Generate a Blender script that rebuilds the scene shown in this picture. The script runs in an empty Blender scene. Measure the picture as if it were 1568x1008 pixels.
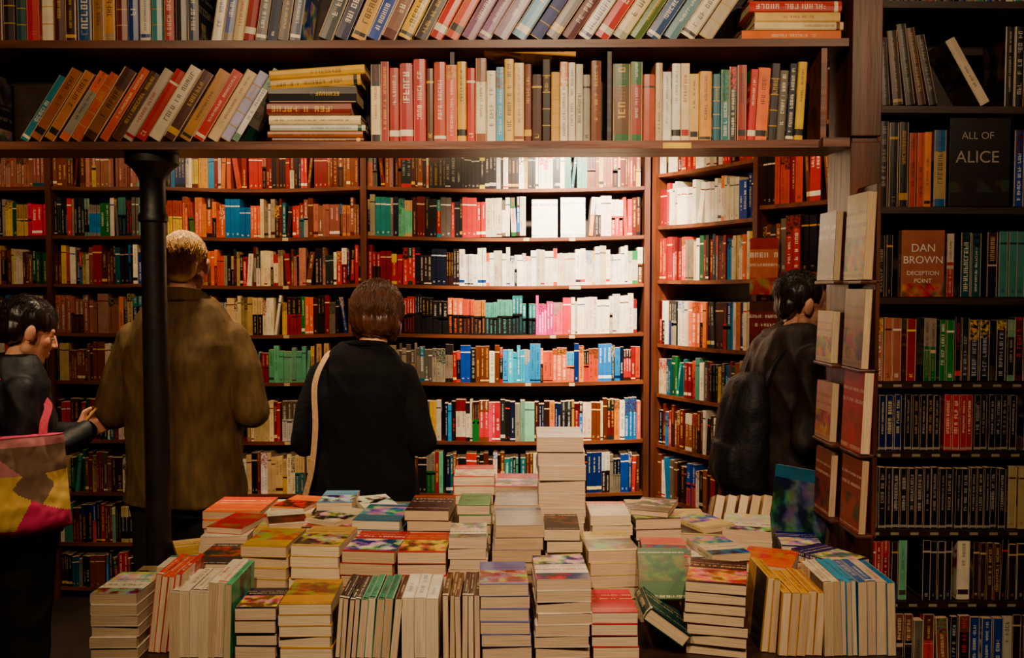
import bpy, math, random
from mathutils import Vector, Matrix, noise
R = random.Random(11)
rad = math.radians
def lin(c):
    return tuple((v/255/12.92 if v/255 <= .04045 else ((v/255+.055)/1.055)**2.4) for v in c)
COL = bpy.context.scene.collection
def link(o, parent=None):
    COL.objects.link(o)
    if parent: o.parent = parent
    return o
def empty(name, M=Matrix()):
    e = bpy.data.objects.new(name, None); e.empty_display_size = .1
    COL.objects.link(e); e.matrix_world = M; return e

# ------------------------------------------------------------ materials
class NT:
    def __init__(s, name):
        s.m = bpy.data.materials.new(name); s.m.use_nodes = True
        s.t = s.m.node_tree; s.b = s.t.nodes['Principled BSDF']
    def n(s, typ, **k):
        nd = s.t.nodes.new(typ)
        for a, v in k.items(): setattr(nd, a, v)
        return nd
    def l(s, a, b): s.t.links.new(a, b)
    def math(s, op, a, b=None, c=None):
        nd = s.n('ShaderNodeMath', operation=op)
        for i, v in enumerate((a, b, c)):
            if v is None: continue
            if isinstance(v, (int, float)): nd.inputs[i].default_value = v
            else: s.l(v, nd.inputs[i])
        return nd.outputs[0]
    def mix(s, f, a, b, bt='MIX'):
        nd = s.n('ShaderNodeMix', data_type='RGBA', blend_type=bt)
        for i, v in ((0, f), (6, a), (7, b)):
            if isinstance(v, (int, float)): nd.inputs[i].default_value = v
            elif isinstance(v, tuple): nd.inputs[i].default_value = (*v[:3], 1)
            else: s.l(v, nd.inputs[i])
        return nd.outputs[2]

def surf(name, c1, c2, scale=(8, 8, 8), rough=.6, bump=.2, detail=6, spec=.4, metal=0, nscale=1.0):
    k = NT(name)
    tc = k.n('ShaderNodeTexCoord'); mp = k.n('ShaderNodeMapping'); mp.inputs['Scale'].default_value = scale
    k.l(tc.outputs['Object'], mp.inputs[0])
    no = k.n('ShaderNodeTexNoise'); no.inputs['Scale'].default_value = nscale; no.inputs['Detail'].default_value = detail
    k.l(mp.outputs[0], no.inputs['Vector'])
    rp = k.n('ShaderNodeValToRGB'); rp.color_ramp.elements[0].position = .3; rp.color_ramp.elements[1].position = .7
    rp.color_ramp.elements[0].color = (*lin(c1), 1); rp.color_ramp.elements[1].color = (*lin(c2), 1)
    k.l(no.outputs[0], rp.inputs[0]); k.l(rp.outputs[0], k.b.inputs['Base Color'])
    k.b.inputs['Roughness'].default_value = rough; k.b.inputs['Specular IOR Level'].default_value = spec
    k.b.inputs['Metallic'].default_value = metal
    if bump:
        bp = k.n('ShaderNodeBump'); bp.inputs['Strength'].default_value = bump; bp.inputs['Distance'].default_value = .01
        k.l(no.outputs[0], bp.inputs['Height']); k.l(bp.outputs[0], k.b.inputs['Normal'])
    return k.m

def book_material():
    k = NT('printed_paper')
    A = k.n('ShaderNodeAttribute', attribute_name='Col'); I = k.n('ShaderNodeAttribute', attribute_name='Ink')
    uv = k.n('ShaderNodeUVMap', uv_map='UVMap'); sp = k.n('ShaderNodeSeparateXYZ'); k.l(uv.outputs[0], sp.inputs[0])
    U, V = sp.outputs[0], sp.outputs[1]; kind = A.outputs['Alpha']; seed = I.outputs['Alpha']
    isT = k.math('COMPARE', kind, 1.0, .2); isA = k.math('COMPARE', kind, 2.0, .2); isP = k.math('COMPARE', kind, 3.0, .2)
    # lettering: stems and bars
    hs = k.math('ADD', .10, k.math('MULTIPLY', .14, k.math('FRACT', k.math('MULTIPLY', seed, 7.31))))
    Un = k.math('DIVIDE', k.math('SUBTRACT', U, .5), hs)
    ri = k.math('FLOOR', k.math('MULTIPLY', k.math('ADD', Un, 1.0), 2.5))
    ci = k.math('FLOOR', k.math('MULTIPLY', V, k.math('DIVIDE', 2.1, hs)))
    cl = k.math('FLOORED_MODULO', ci, 4.0); li = k.math('FLOOR', k.math('DIVIDE', ci, 4.0))
    def wn(a, b):
        cb = k.n('ShaderNodeCombineXYZ'); k.l(li, cb.inputs[0]); cb.inputs[1].default_value = b
        if a is not None: k.l(a, cb.inputs[1])
        k.l(seed, cb.inputs[2]); w = k.n('ShaderNodeTexWhiteNoise', noise_dimensions='3D'); k.l(cb.outputs[0], w.inputs['Vector']); return w.outputs[0]
    stem = k.math('LESS_THAN', cl, .5)
    right = k.math('MULTIPLY', k.math('COMPARE', cl, 2.0, .2), k.math('GREATER_THAN', wn(None, 31.0), .5))
    even = k.math('LESS_THAN', k.math('FLOORED_MODULO', ri, 2.0), .5)
    bar = k.math('MULTIPLY', k.math('MULTIPLY', even, k.math('LESS_THAN', cl, 2.5)), k.math('GREATER_THAN', wn(ri, 0), .45))
    m = k.math('MAXIMUM', k.math('MAXIMUM', stem, right), bar)
    m = k.math('MULTIPLY', m, k.math('GREATER_THAN', wn(None, 77.0), .14))
    m = k.math('MULTIPLY', m, k.math('LESS_THAN', k.math('ABSOLUTE', Un), 1.0))
    m = k.math('MULTIPLY', k.math('MULTIPLY', m, isT), .8)
    c1 = k.mix(m, A.outputs['Color'], I.outputs['Color'])
    # cover art
    cb3 = k.n('ShaderNodeCombineXYZ'); k.l(U, cb3.inputs[0]); k.l(V, cb3.inputs[1]); k.l(seed, cb3.inputs[2])
    no = k.n('ShaderNodeTexNoise'); no.inputs['Scale'].default_value = 3.2; no.inputs['Detail'].default_value = 6; k.l(cb3.outputs[0], no.inputs['Vector'])
    st = k.n('ShaderNodeMapRange'); st.inputs[1].default_value = .42; st.inputs[2].default_value = .58; k.l(no.outputs[0], st.inputs[0])
    c2 = k.mix(k.math('MULTIPLY', isA, st.outputs[0]), c1, I.outputs['Color'])
    sat = k.n('ShaderNodeHueSaturation'); sat.inputs['Saturation'].default_value = 4.0; k.l(no.outputs['Color'], sat.inputs['Color'])
    c2 = k.mix(k.math('MULTIPLY', isA, .55), c2, sat.outputs[0], 'OVERLAY')
    # ageing: faint grime on every cover
    tc = k.n('ShaderNodeTexCoord'); n3 = k.n('ShaderNodeTexNoise'); n3.inputs['Scale'].default_value = 22; n3.inputs['Detail'].default_value = 5; k.l(tc.outputs['Object'], n3.inputs['Vector'])
    gr = k.n('ShaderNodeMapRange'); gr.inputs[1].default_value = .35; gr.inputs[2].default_value = .65; gr.inputs[3].default_value = .78; gr.inputs[4].default_value = 1.0; k.l(n3.outputs[0], gr.inputs[0])
    hv = k.n('ShaderNodeHueSaturation'); hv.inputs['Saturation'].default_value = 1.22; k.l(c2, hv.inputs['Color']); k.l(gr.outputs[0], hv.inputs['Value'])
    # page edges
    cb4 = k.n('ShaderNodeCombineXYZ'); k.l(k.math('MULTIPLY', U, 12.0), cb4.inputs[0]); k.l(k.math('MULTIPLY', V, 900.0), cb4.inputs[1]); k.l(seed, cb4.inputs[2])
    n2 = k.n('ShaderNodeTexNoise'); n2.inputs['Scale'].default_value = 1.0; n2.inputs['Detail'].default_value = 2; k.l(cb4.outputs[0], n2.inputs['Vector'])
    pr = k.n('ShaderNodeMapRange'); pr.inputs[1].default_value = .3; pr.inputs[2].default_value = .7; pr.inputs[3].default_value = .62; pr.inputs[4].default_value = 1.08; k.l(n2.outputs[0], pr.inputs[0])
    pm = k.math('ADD', k.math('MULTIPLY', isP, pr.outputs[0]), k.math('SUBTRACT', 1.0, isP))
    cc = k.n('ShaderNodeCombineColor')
    for i in range(3): k.l(pm, cc.inputs[i])
    c3 = k.mix(1.0, k.mix(isP, hv.outputs[0], c2), cc.outputs[0], 'MULTIPLY')
    k.l(c3, k.b.inputs['Base Color'])
    k.l(k.math('ADD', .34, k.math('MULTIPLY', isP, .56)), k.b.inputs['Roughness'])
    k.b.inputs['Specular IOR Level'].default_value = .4
    return k.m
BOOK = book_material()
def colmat(name, rough):
    k = NT(name); A = k.n('ShaderNodeAttribute', attribute_name='Col')
    no = k.n('ShaderNodeTexNoise'); no.inputs['Scale'].default_value = 400
    k.l(k.mix(.25, A.outputs['Color'], no.outputs['Color'], 'OVERLAY'), k.b.inputs['Base Color'])
    bp = k.n('ShaderNodeBump'); bp.inputs['Strength'].default_value = .3; bp.inputs['Distance'].default_value = .002
    k.l(no.outputs[0], bp.inputs['Height']); k.l(bp.outputs[0], k.b.inputs['Normal'])
    k.b.inputs['Roughness'].default_value = rough
    return k.m
CLOTHP = colmat('patchwork_fabric', .85)
WOOD = surf('dark_wood', (66, 29, 12), (118, 58, 24), (3, 26, 26), .42, .25)
WOODV = surf('dark_wood_vertical', (54, 24, 11), (98, 46, 19), (28, 28, 3), .42, .25)
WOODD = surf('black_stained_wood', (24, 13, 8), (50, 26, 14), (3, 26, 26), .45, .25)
IRON = surf('painted_iron', (16, 12, 10), (30, 22, 17), (12, 12, 12), .45, .3)
FLOORM = surf('floor_tiles', (26, 17, 12), (44, 30, 21), (4, 4, 4), .6, .3)
PLASTER = surf('old_plaster', (82, 62, 42), (104, 82, 56), (3, 3, 3), .9, .2)
CEILM = surf('ceiling_paint', (60, 46, 34), (80, 62, 44), (3, 3, 3), .9, .2)
SKIN = surf('skin', (205, 134, 100), (226, 160, 124), (14, 14, 14), .5, .08)
REDCLOTH = surf('red_cloth', (110, 18, 16), (140, 28, 22), (60, 60, 60), .9, .2)

# ------------------------------------------------------------ mesh builder
UV0 = ((0, 0), (1, 0), (1, 1), (0, 1))
class MB:
    def __init__(s): s.v = []; s.f = []; s.c = []; s.i = []; s.u = []; s.mi = []
    def quad(s, p, col, kind=0, ink=(0, 0, 0), seed=0., uv=UV0, mi=0):
        n = len(s.v); s.v += [tuple(q) for q in p]; s.f.append((n, n+1, n+2, n+3))
        s.c += [(*col, kind)]*4; s.i += [(*ink, seed)]*4; s.u += list(uv); s.mi.append(mi)
    def box(s, M, x0, x1, y0, y1, z0, z1, col=(1, 1, 1), kind=0, seed=0., mi=0):
        P = lambda x, y, z: M @ Vector((x, y, z))
        dx, dy, dz = x1-x0, y1-y0, z1-z0
        a = dict(col=col, kind=kind, seed=seed, mi=mi)
        s.quad([P(x0,y0,z0),P(x1,y0,z0),P(x1,y0,z1),P(x0,y0,z1)], uv=((0,0),(0,dx),(dz,dx),(dz,0)), **a)
        s.quad([P(x1,y1,z0),P(x0,y1,z0),P(x0,y1,z1),P(x1,y1,z1)], uv=((0,dx),(0,0),(dz,0),(dz,dx)), **a)
        s.quad([P(x0,y1,z0),P(x0,y0,z0),P(x0,y0,z1),P(x0,y1,z1)], **a)
        s.quad([P(x1,y0,z0),P(x1,y1,z0),P(x1,y1,z1),P(x1,y0,z1)], **a)
        s.quad([P(x0,y0,z1),P(x1,y0,z1),P(x1,y1,z1),P(x0,y1,z1)], uv=((0,0),(0,dx),(dy,dx),(dy,0)), **a)
        s.quad([P(x0,y1,z0),P(x1,y1,z0),P(x1,y0,z0),P(x0,y0,z0)], uv=((dy,0),(dy,dx),(0,dx),(0,0)), **a)
    def build(s, name, mats, parent=None, bevel=0, smooth=False):
        me = bpy.data.meshes.new(name); me.from_pydata(s.v, [], s.f)
        a = me.color_attributes.new('Col', 'FLOAT_COLOR', 'CORNER'); a.data.foreach_set('color', [x for c in s.c for x in c])
        a = me.color_attributes.new('Ink', 'FLOAT_COLOR', 'CORNER'); a.data.foreach_set('color', [x for c in s.i for x in c])
        l = me.uv_layers.new(name='UVMap'); l.data.foreach_set('uv', [x for c in s.u for x in c])
        me.polygons.foreach_set('material_index', s.mi)
        for m in mats: me.materials.append(m)
        if bevel or smooth:
            import bmesh
            bm = bmesh.new(); bm.from_mesh(me); bmesh.ops.remove_doubles(bm, verts=bm.verts, dist=1e-5); bm.to_mesh(me); bm.free()
        if smooth: me.polygons.foreach_set('use_smooth', [True]*len(me.polygons))
        me.update()
        o = bpy.data.objects.new(name, me); link(o, parent)
        if bevel:
            b = o.modifiers.new('bevel', 'BEVEL'); b.width = bevel; b.segments = 2; b.limit_method = 'ANGLE'
        return o

# ------------------------------------------------------------ books
PAGE = [(214, 184, 146), (202, 170, 132), (222, 194, 158), (192, 160, 122), (210, 176, 144)]
def zones_for(style, cov, ink, cov2):
    r = R.random
    if style == 'two': return [(0, .05, cov2, 0, ink), (.05, .42+r()*.1, cov2, 1, cov), (.5, .55, cov2, 0, ink), (.55, .93, cov, 1, ink), (.93, 1, cov, 0, ink)]
    if style == 'leather':
        g = lin((190, 150, 70)); z = []
        for i in range(5):
            a = i/5
            z += [(a, a+.012, g, 0, g), (a+.012, a+.2, cov, 1 if i == 3 else 0, g)]
        return z
    if style == 'label': return [(0, .08, cov, 0, ink), (.08, .16, ink, 0, ink), (.16, .5, cov, 0, ink), (.5, .9, cov, 1, ink), (.9, 1, cov, 0, ink)]
    if style == 'foot': return [(0, .02, cov, 0, ink), (.02, .06, lin((150, 140, 125)), 0, ink), (.06, .3, cov, 0, ink), (.3, .9, cov, 1, ink), (.9, 1, cov, 0, ink)]
    if style == 'band': return [(0, .1, cov2, 0, ink), (.1, .3, cov, 0, ink), (.3, .72, cov, 1, ink), (.72, .78, cov2, 0, ink), (.78, 1, cov2, 1, ink)]
    if style == 'blank': return [(0, .06, cov, 0, ink), (.06, .12, cov, 1, ink), (.12, .8, cov, 0, ink), (.8, .83, ink, 0, ink), (.83, 1, cov, 0, ink)]
    if style == 'art': a = .55+r()*.3; return [(0, .08, cov, 0, ink), (.08, a, cov, 1, ink), (a, 1, cov, 2, cov2)]
    a = .1+r()*.2; b = a+.3+r()*.2
    return [(0, .04, cov, 0, ink), (.04, .08, ink if r() < .4 else cov, 0, ink), (.08, a, cov, 0, ink), (a, b, cov, 1, ink), (b, b+.05, cov, 0, ink), (b+.05, .94, cov, 1 if r() < .5 else 0, ink), (.94, 1, cov, 0, ink)]
def cover_zones(cov, ink, cov2):
    s = R.random()
    if s < .3: return [(0, .06, cov, 0, ink), (.06, .6, cov2, 2, ink), (.6, .66, cov, 0, ink), (.66, .78, cov, 1, ink), (.78, .86, cov, 1, ink), (.86, 1, cov, 0, ink)]
    if s < .6: return [(0, .1, cov, 1, ink), (.1, .35, cov, 0, ink), (.35, .85, cov, 2, cov2), (.85, .97, cov, 1, ink), (.97, 1, cov, 0, ink)]
    if s < .8: return [(0, .25, cov2, 2, ink), (.25, .3, cov, 0, ink), (.3, .5, cov, 1, ink), (.5, .6, cov, 1, ink), (.6, 1, cov2, 2, cov)]
    return [(0, .12, cov, 0, ink), (.12, .2, cov, 1, ink), (.2, .5, cov, 0, ink), (.5, .66, cov, 1, ink), (.66, .82, cov, 1, ink), (.82, 1, cov2, 0, ink)]
def book(B, M, t, h, w, cov, ink, lod=0, style='plain', cov2=None, hard=False, page=None, art=True, cz=None):
    P = lambda x, y, z: M @ Vector((x, y, z))
    cov2 = cov2 or ink; sd = R.random()*50; page = page or lin(R.choice(PAGE))
    b = (.14*t if hard else .05*t) if lod else 0
    prof = [(0, b), (.12*t, .35*b), (.5*t, 0), (.88*t, .35*b), (t, b)] if lod else [(0, 0), (t, 0)]
    for z0, z1, c, k, ik in zones_for(style, cov, ink, cov2):
        for i in range(len(prof)-1):
            (xa, ya), (xb, yb) = prof[i], prof[i+1]; V0, V1 = z0*h/t, z1*h/t
            B.quad([P(xa, ya, z0*h), P(xb, yb, z0*h), P(xb, yb, z1*h), P(xa, ya, z1*h)], c, k, ik, sd, ((xa/t, V0), (xb/t, V0), (xb/t, V1), (xa/t, V1)))
    if not lod:
        B.quad([P(0,w,0),P(0,0,0),P(0,0,h),P(0,w,h)], cov); B.quad([P(t,0,0),P(t,w,0),P(t,w,h),P(t,0,h)], cov)
        B.quad([P(0,0,h),P(t,0,h),P(t,w,h),P(0,w,h)], page, 3, page, sd, ((0,0),(0,t),(w,t),(w,0)))
        B.quad([P(0,w,0),P(t,w,0),P(t,0,0),P(0,0,0)], page, 3, page, sd)
        B.quad([P(t,w,0),P(0,w,0),P(0,w,h),P(t,w,h)], page, 3, page, sd)
        return
    ct = .0024 if hard else .0010; ins = .003 if hard else .0006
    B.box(M, 0, ct, b, w, 0, h, cov); B.box(M, t-ct, t, b, w, 0, h, cov)
    B.box(M, ct, t-ct, b*.5, w-ins, ins, h-ins, page, 3, sd)
    if art:
        cz = cz or cover_zones(cov, ink, cov2); e = .0003
        for z0, z1, c, k, ik in cz:
            s2 = R.random()*50
            if k == 1: L = w/((z1-z0)*h)*1.0; u = ((0, 0), (0, L), (1, L), (1, 0))
            else: u = ((0, z0*1.4), (1, z0*1.4), (1, z1*1.4), (0, z1*1.4))
            B.quad([P(t+e, b, z0*h), P(t+e, w, z0*h), P(t+e, w, z1*h), P(t+e, b, z1*h)], c, k, ik, s2, u)
            if k == 1: u = ((0, L), (0, 0), (1, 0), (1, L))
            B.quad([P(-e, w, z0*h), P(-e, b, z0*h), P(-e, b, z1*h), P(-e, w, z1*h)], c, k, ik, s2, u)

BK, WH = (18, 16, 18), (245, 240, 230)
PAL = dict(
 white=[((242,230,208), R2) for R2 in ((40,40,50),(190,30,30),(60,60,60),(30,60,130))]+[((232,220,196),(60,40,30)),((248,242,230),(20,20,20)),((218,206,182),(120,30,30))],
 cream=[((225,200,155),(90,40,20)),((210,180,135),(60,30,20)),((235,215,178),(150,40,30)),((195,165,120),(40,30,20))],
 dark=[((28,20,22),(200,185,165)),((40,22,20),(190,150,80)),((18,22,40),(190,190,200)),((52,26,22),(210,180,130)),((18,14,16),(220,50,40)),((30,36,34),(180,180,170))],
 black=[((16,13,15),(190,180,170)),((20,16,18),(170,160,150)),((13,13,17),(190,145,75))],
 red=[((185,22,18),(245,230,210)),((155,16,18),(240,210,120)),((205,36,24),(250,245,235)),((125,14,20),(230,200,160))],
 orange=[((230,92,14),(250,240,225)),((212,66,16),(30,20,20)),((238,128,26),(40,20,20))],
 brown=[((112,54,26),(225,190,130)),((86,38,20),(220,180,110)),((132,72,38),(240,220,180)),((100,28,22),(220,180,100))],
 teal=[((50,115,118),(240,235,220)),((86,142,130),(30,40,40)),((40,90,104),(235,225,200)),((120,155,135),(40,50,50))],
 mint=[((120,185,152),(40,60,55)),((132,190,160),(60,60,60))],
 blue=[((24,62,150),(240,240,240)),((60,118,190),(245,245,245)),((20,38,100),(230,210,150)),((96,152,205),(30,40,80))],
 lblue=[((95,182,215),(250,250,250)),((64,158,205),(20,30,60))],
 yellow=[((232,184,24),(30,25,20)),((236,200,64),(120,30,20)),((215,160,24),(20,20,30))],
 pink=[((225,66,130),(250,240,240)),((235,115,135),(120,20,40)),((220,90,95),(250,240,230))],
 magenta=[((225,30,135),(250,240,250))],
 dustyp=[((168,112,98),(70,30,30)),((180,134,118),(110,40,40)),((150,100,86),(240,220,210))],
 green=[((24,100,46),(240,230,200)),((50,128,60),(245,240,220)),((32,70,46),(220,200,140))],
 lgreen=[((40,190,50),(240,240,240))],
 grey=[((130,118,102),(40,30,30)),((100,90,80),(230,225,215)),((155,144,126),(60,30,30))],
 purple=[((82,48,120),(230,220,230)),((110,76,150),(245,240,245))])
MIXES = dict(
 mix='white cream dark dark dark red red orange brown brown teal blue yellow grey green black black'.split(),
 warm='brown red orange cream dark brown dustyp brown dark'.split(),
 dkmix='dark black brown grey dark red white teal blue brown black'.split(),
 ltmix='white white cream red grey dark orange blue yellow brown black'.split(),
 bright='white white red orange blue dark yellow pink'.split(),
 reddish='red brown dark red brown dustyp dark'.split(), whitred='white red white dark white'.split(),
 tealgrey='teal grey dark teal mint white dark'.split(), darkyel='black dark yellow brown white'.split())
def pick(p):
    if p in MIXES: p = R.choice(MIXES[p])
    c, i = R.choice(PAL[p]); j = R.uniform(.6, 1.04)
    return tuple(min(1, x*j*R.uniform(.93, 1.07)) for x in lin(c)), lin(i)
def anycol(): return pick('mix')[0]
STY = ['plain', 'plain', 'art', 'blank', 'blank', 'blank', 'two', 'band', 'label', 'art']
def frame(o, d, up=Vector((0, 0, 1))):
    d = Vector(d).normalized(); inw = up.cross(d)
    return Matrix(((d.x, inw.x, up.x, o[0]), (d.y, inw.y, up.y, o[1]), (d.z, inw.z, up.z, o[2]), (0, 0, 0, 1)))
def cols(x, y, z, o):
    return Matrix(((x[0], y[0], z[0], o[0]), (x[1], y[1], z[1], o[1]), (x[2], y[2], z[2], o[2]), (0, 0, 0, 1)))
def leanM(F, x, z, t, a, y=0):
    if a >= 0: return F @ Matrix.Translation((x+t, y, z)) @ Matrix.Rotation(a, 4, 'Y') @ Matrix.Translation((-t, 0, 0))
    return F @ Matrix.Translation((x, y, z)) @ Matrix.Rotation(a, 4, 'Y')
def fill(B, F, L, segs, hr=(.185, .215), tr=(.011, .028), wr=(.12, .14), sag=0, lod=0, styles=STY, inset=.012, gap=.02):
    x = .003; n = 0; a = 0
    while x < L-.012:
        f = x/L; p = next((s[1] for s in segs if f < s[0]), segs[-1][1]); st = next((s[2] for s in segs if f < s[0] and len(s) > 2), None)
        if n <= 0:
            n = R.choice([1, 1, 1, 1, 1, 2, 2, 3]) if not st else 3
            c, i = pick(p); c2 = anycol(); t = R.uniform(*tr); h = R.uniform(*hr); w = R.uniform(*wr); sty = st or R.choice(styles)
            if st == 'two': c2 = lin(BK)
            a = 0
            if R.random() < .06: a = rad(R.uniform(-9, 9))
        if x+t > L: break
        sz = -sag*math.sin(math.pi*min(1, x/L))
        if a < 0: x += h*math.sin(-a)
        if a > 0 and x+h*math.sin(a)+t > L: a = 0
        if x+t > L: break
        book(B, leanM(F, x, sz, t, a, inset+R.uniform(-.006, .006)), t, h*R.uniform(.985, 1), w, c, i, lod, sty, c2)
        x += t/max(.5, math.cos(a))+.0006
        if a > 0: x += h*math.sin(a)
        n -= 1
        if a: n = 0
        if R.random() < gap: x += R.uniform(.005, .02)
def faceout(B, F, x, z, w, h, t, cov, ink, cov2=None, y=0, tilt=0, cz=None):
    M = F @ Matrix.Translation((x, y, z)) @ Matrix.Rotation(-tilt, 4, 'X') @ cols((0, -1, 0), (1, 0, 0), (0, 0, 1), (0, t, 0))
    book(B, M, t, h, w, cov, ink, 1, cov2=cov2, cz=cz)
def shelfboard(B, F, L, z, depth, th=.02, sag=0, mi=0, n=12, y0=0):
    P = lambda x, y, zz: F @ Vector((x, y, zz))
    for k in range(n):
        xa, xb = L*k/n, L*(k+1)/n
        za, zb = z-sag*math.sin(math.pi*k/n), z-sag*math.sin(math.pi*(k+1)/n)
        w = (1, 1, 1)
        B.quad([P(xa,y0,za-th),P(xb,y0,zb-th),P(xb,y0,zb),P(xa,y0,za)], w, mi=mi)
        B.quad([P(xa,y0,za),P(xb,y0,zb),P(xb,depth,zb),P(xa,depth,za)], w, mi=mi)
        B.quad([P(xa,depth,za-th),P(xb,depth,zb-th),P(xb,y0,zb-th),P(xa,y0,za-th)], w, mi=mi)
        B.quad([P(xb,depth,zb-th),P(xa,depth,za-th),P(xa,depth,za),P(xb,depth,zb)], w, mi=mi)
    B.quad([P(0,depth,z-th),P(0,y0,z-th),P(0,y0,z),P(0,depth,z)], (1,1,1), mi=mi)
    B.quad([P(L,y0,z-th),P(L,depth,z-th),P(L,depth,z),P(L,y0,z)], (1,1,1), mi=mi)

# ------------------------------------------------------------ room shell
def slab(name, x0, x1, y0, y1, z0, z1, mat):
    B = MB(); B.box(Matrix(), x0, x1, y0, y1, z0, z1); return B.build(name, [mat])
XL, XR, YF, YB, ZC = -3.0, 2.6, -1.6, 5.1, 3.05
slab('floor', XL-.1, XR+.1, YF-.1, YB+.1, -.1, 0, FLOORM)
slab('ceiling', XL-.1, XR+.1, YF-.1, YB+.1, ZC, ZC+.1, CEILM)
slab('wall_back', XL-.1, XR+.1, YB, YB+.1, 0, ZC, PLASTER)
slab('wall_front', XL-.1, XR+.1, YF-.1, YF, 0, ZC, PLASTER)
slab('wall_left', XL-.1, XL, YF, YB, 0, ZC, PLASTER)
slab('wall_right', XR, XR+.1, YF, YB, 0, ZC, PLASTER)

# ------------------------------------------------------------ back bookcase
W = (1, 1, 1)
SH = [.06, .30, .57, .851, 1.163, 1.415, 1.673, 1.925, 2.18, 2.44, 2.70]
C = MB(); B = MB()
bays = [(-2.96, -2.43), (-2.40, -1.90), (-1.87, -.79), (-.758, .69)]
Y0 = 4.8
rows = {  # per bay, per shelf index
 3: {9: [(1, 'dkmix')],
     8: [(.22, 'warm'), (.35, 'black'), (.6, 'darkyel'), (.7, 'whitred'), (.8, 'tealgrey'), (1, 'warm')],
     7: [(.17, 'tealgrey'), (.32, 'dkmix'), (.42, 'ltmix'), (.52, 'white'), (.6, 'bright'), (.76, 'white'), (.88, 'white'), (.93, 'orange'), (1, 'warm')],
     6: [(.17, 'red'), (.32, 'dark'), (.98, 'white'), (1, 'green')],
     5: [(.16, 'red'), (.27, 'black'), (.39, 'orange', 'two'), (.61, 'teal', 'two'), (.66, 'magenta'), (.72, 'pink'), (.8, 'white'), (.83, 'orange'), (1, 'white')],
     4: [(.3, 'grey'), (.5, 'dkmix'), (.57, 'lblue'), (.62, 'blue'), (.7, 'orange'), (.8, 'ltmix'), (1, 'bright')],
     3: [(.3, 'ltmix'), (.38, 'whitred'), (.48, 'pink'), (.52, 'dark'), (.65, 'tealgrey'), (1, 'ltmix')],
     2: [(.25, 'ltmix'), (.3, 'tealgrey'), (.6, 'dkmix'), (.8, 'ltmix'), (1, 'dkmix')],
     1: [(1, 'dkmix')], 0: [(1, 'dkmix')]},
 2: {9: [(1, 'dkmix')],
     8: [(.32, 'bright'), (.4, 'orange'), (.46, 'red'), (.5, 'lgreen'), (.8, 'reddish'), (1, 'brown')],
     7: [(.33, 'orange'), (.42, 'blue'), (.58, 'ltmix'), (.66, 'dkmix'), (.75, 'reddish'), (.87, 'dustyp'), (1, 'reddish')],
     6: [(.3, 'orange'), (.5, 'ltmix'), (.62, 'cream'), (.85, 'reddish'), (1, 'whitred')],
     5: [(.3, 'orange'), (.5, 'cream'), (.58, 'white'), (.63, 'yellow'), (.8, 'mix'), (1, 'dkmix')],
     4: [(.45, 'grey'), (.52, 'red'), (.75, 'mint'), (.9, 'cream'), (1, 'dkmix')],
     3: [(.45, 'ltmix'), (.55, 'cream'), (.6, 'red'), (.75, 'grey'), (1, 'mix')],
     2: [(.5, 'ltmix'), (.8, 'cream'), (1, 'warm')], 1: [(1, 'dkmix')], 0: [(1, 'dkmix')]},
 1: {9: [(1, 'dkmix')], 8: [(.3, 'brown'), (1, 'dustyp')], 7: [(.5, 'mix'), (1, 'tealgrey')], 6: [(.4, 'ltmix'), (1, 'dkmix')],
     5: [(.5, 'dustyp'), (1, 'warm')], 4: [(.5, 'warm'), (1, 'dkmix')], 3: [(1, 'mix')], 2: [(1, 'mix')], 1: [(1, 'dkmix')], 0: [(1, 'dkmix')]},
 0: {9: [(1, 'dkmix')], 8: [(1, 'dustyp')], 7: [(.8, 'mix'), (1, 'pink')], 6: [(.8, 'darkyel'), (1, 'green')], 5: [(1, 'dkmix')],
     4: [(1, 'mix')], 3: [(1, 'mix')], 2: [(1, 'mix')], 1: [(1, 'dkmix')], 0: [(1, 'dkmix')]}}
I4 = Matrix()
for bi, (x0, x1) in enumerate(bays):
    L = x1-x0
    for k, z in enumerate(SH):
        sg = .014 if (bi >= 2 and 1 < k < 10) else .004
        F = frame((x0, Y0, 0), (1, 0, 0)); shelfboard(C, F, L, z, .25, .018, sg)
        if k == 10: continue
        F2 = frame((x0, Y0, z+.0005), (1, 0, 0)); H = SH[k+1]-z-.03
        if bi == 3 and k == 7:   # face-out pair in the lit shelf
            fill(B, F2, L*.585, [(min(1, s[0]/.585),)+tuple(s[1:]) for s in rows[3][7]], sag=sg*.9)
            wz = lambda: [(0, .12, lin((250, 248, 240)), 1, lin((90, 90, 110))), (.12, .8, lin((250, 248, 240)), 0, lin(WH)), (.8, .92, lin((248, 246, 240)), 1, lin((150, 60, 50))), (.92, 1, lin((250, 248, 240)), 0, lin(WH))]
            faceout(B, F2, L*.595, -sg*.95, .135, .2, .02, lin((250, 248, 240)), lin((90, 110, 140)), y=.01, tilt=.05, cz=wz())
            faceout(B, F2, L*.7, -sg*.8, .13, .21, .02, lin((248, 246, 240)), lin((60, 60, 60)), y=.03, tilt=.05, cz=wz())
            F3 = frame((x0+L*.8, Y0, z+.0005-sg*.3), (1, 0, 0)); fill(B, F3, L*.2, [(.5, 'white'), (.7, 'orange'), (1, 'warm')])
        else:
            fill(B, F2, L, rows[bi][k], hr=(.70*H, min(.93*H, .225)) if H > .2 else (.85*H, .95*H), sag=sg)
for x0, x1 in [(-3.0, -2.96), (-2.43, -2.40), (-1.90, -1.87), (-.79, -.758), (.69, .72)]:
    C.box(I4, x0+.0005, x1-.0005, Y0-.015, Y0+.27, 0, 2.76, mi=1)
C.box(I4, -2.99, .715, Y0+.255, Y0+.27, .04, 2.74, mi=2)
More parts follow.
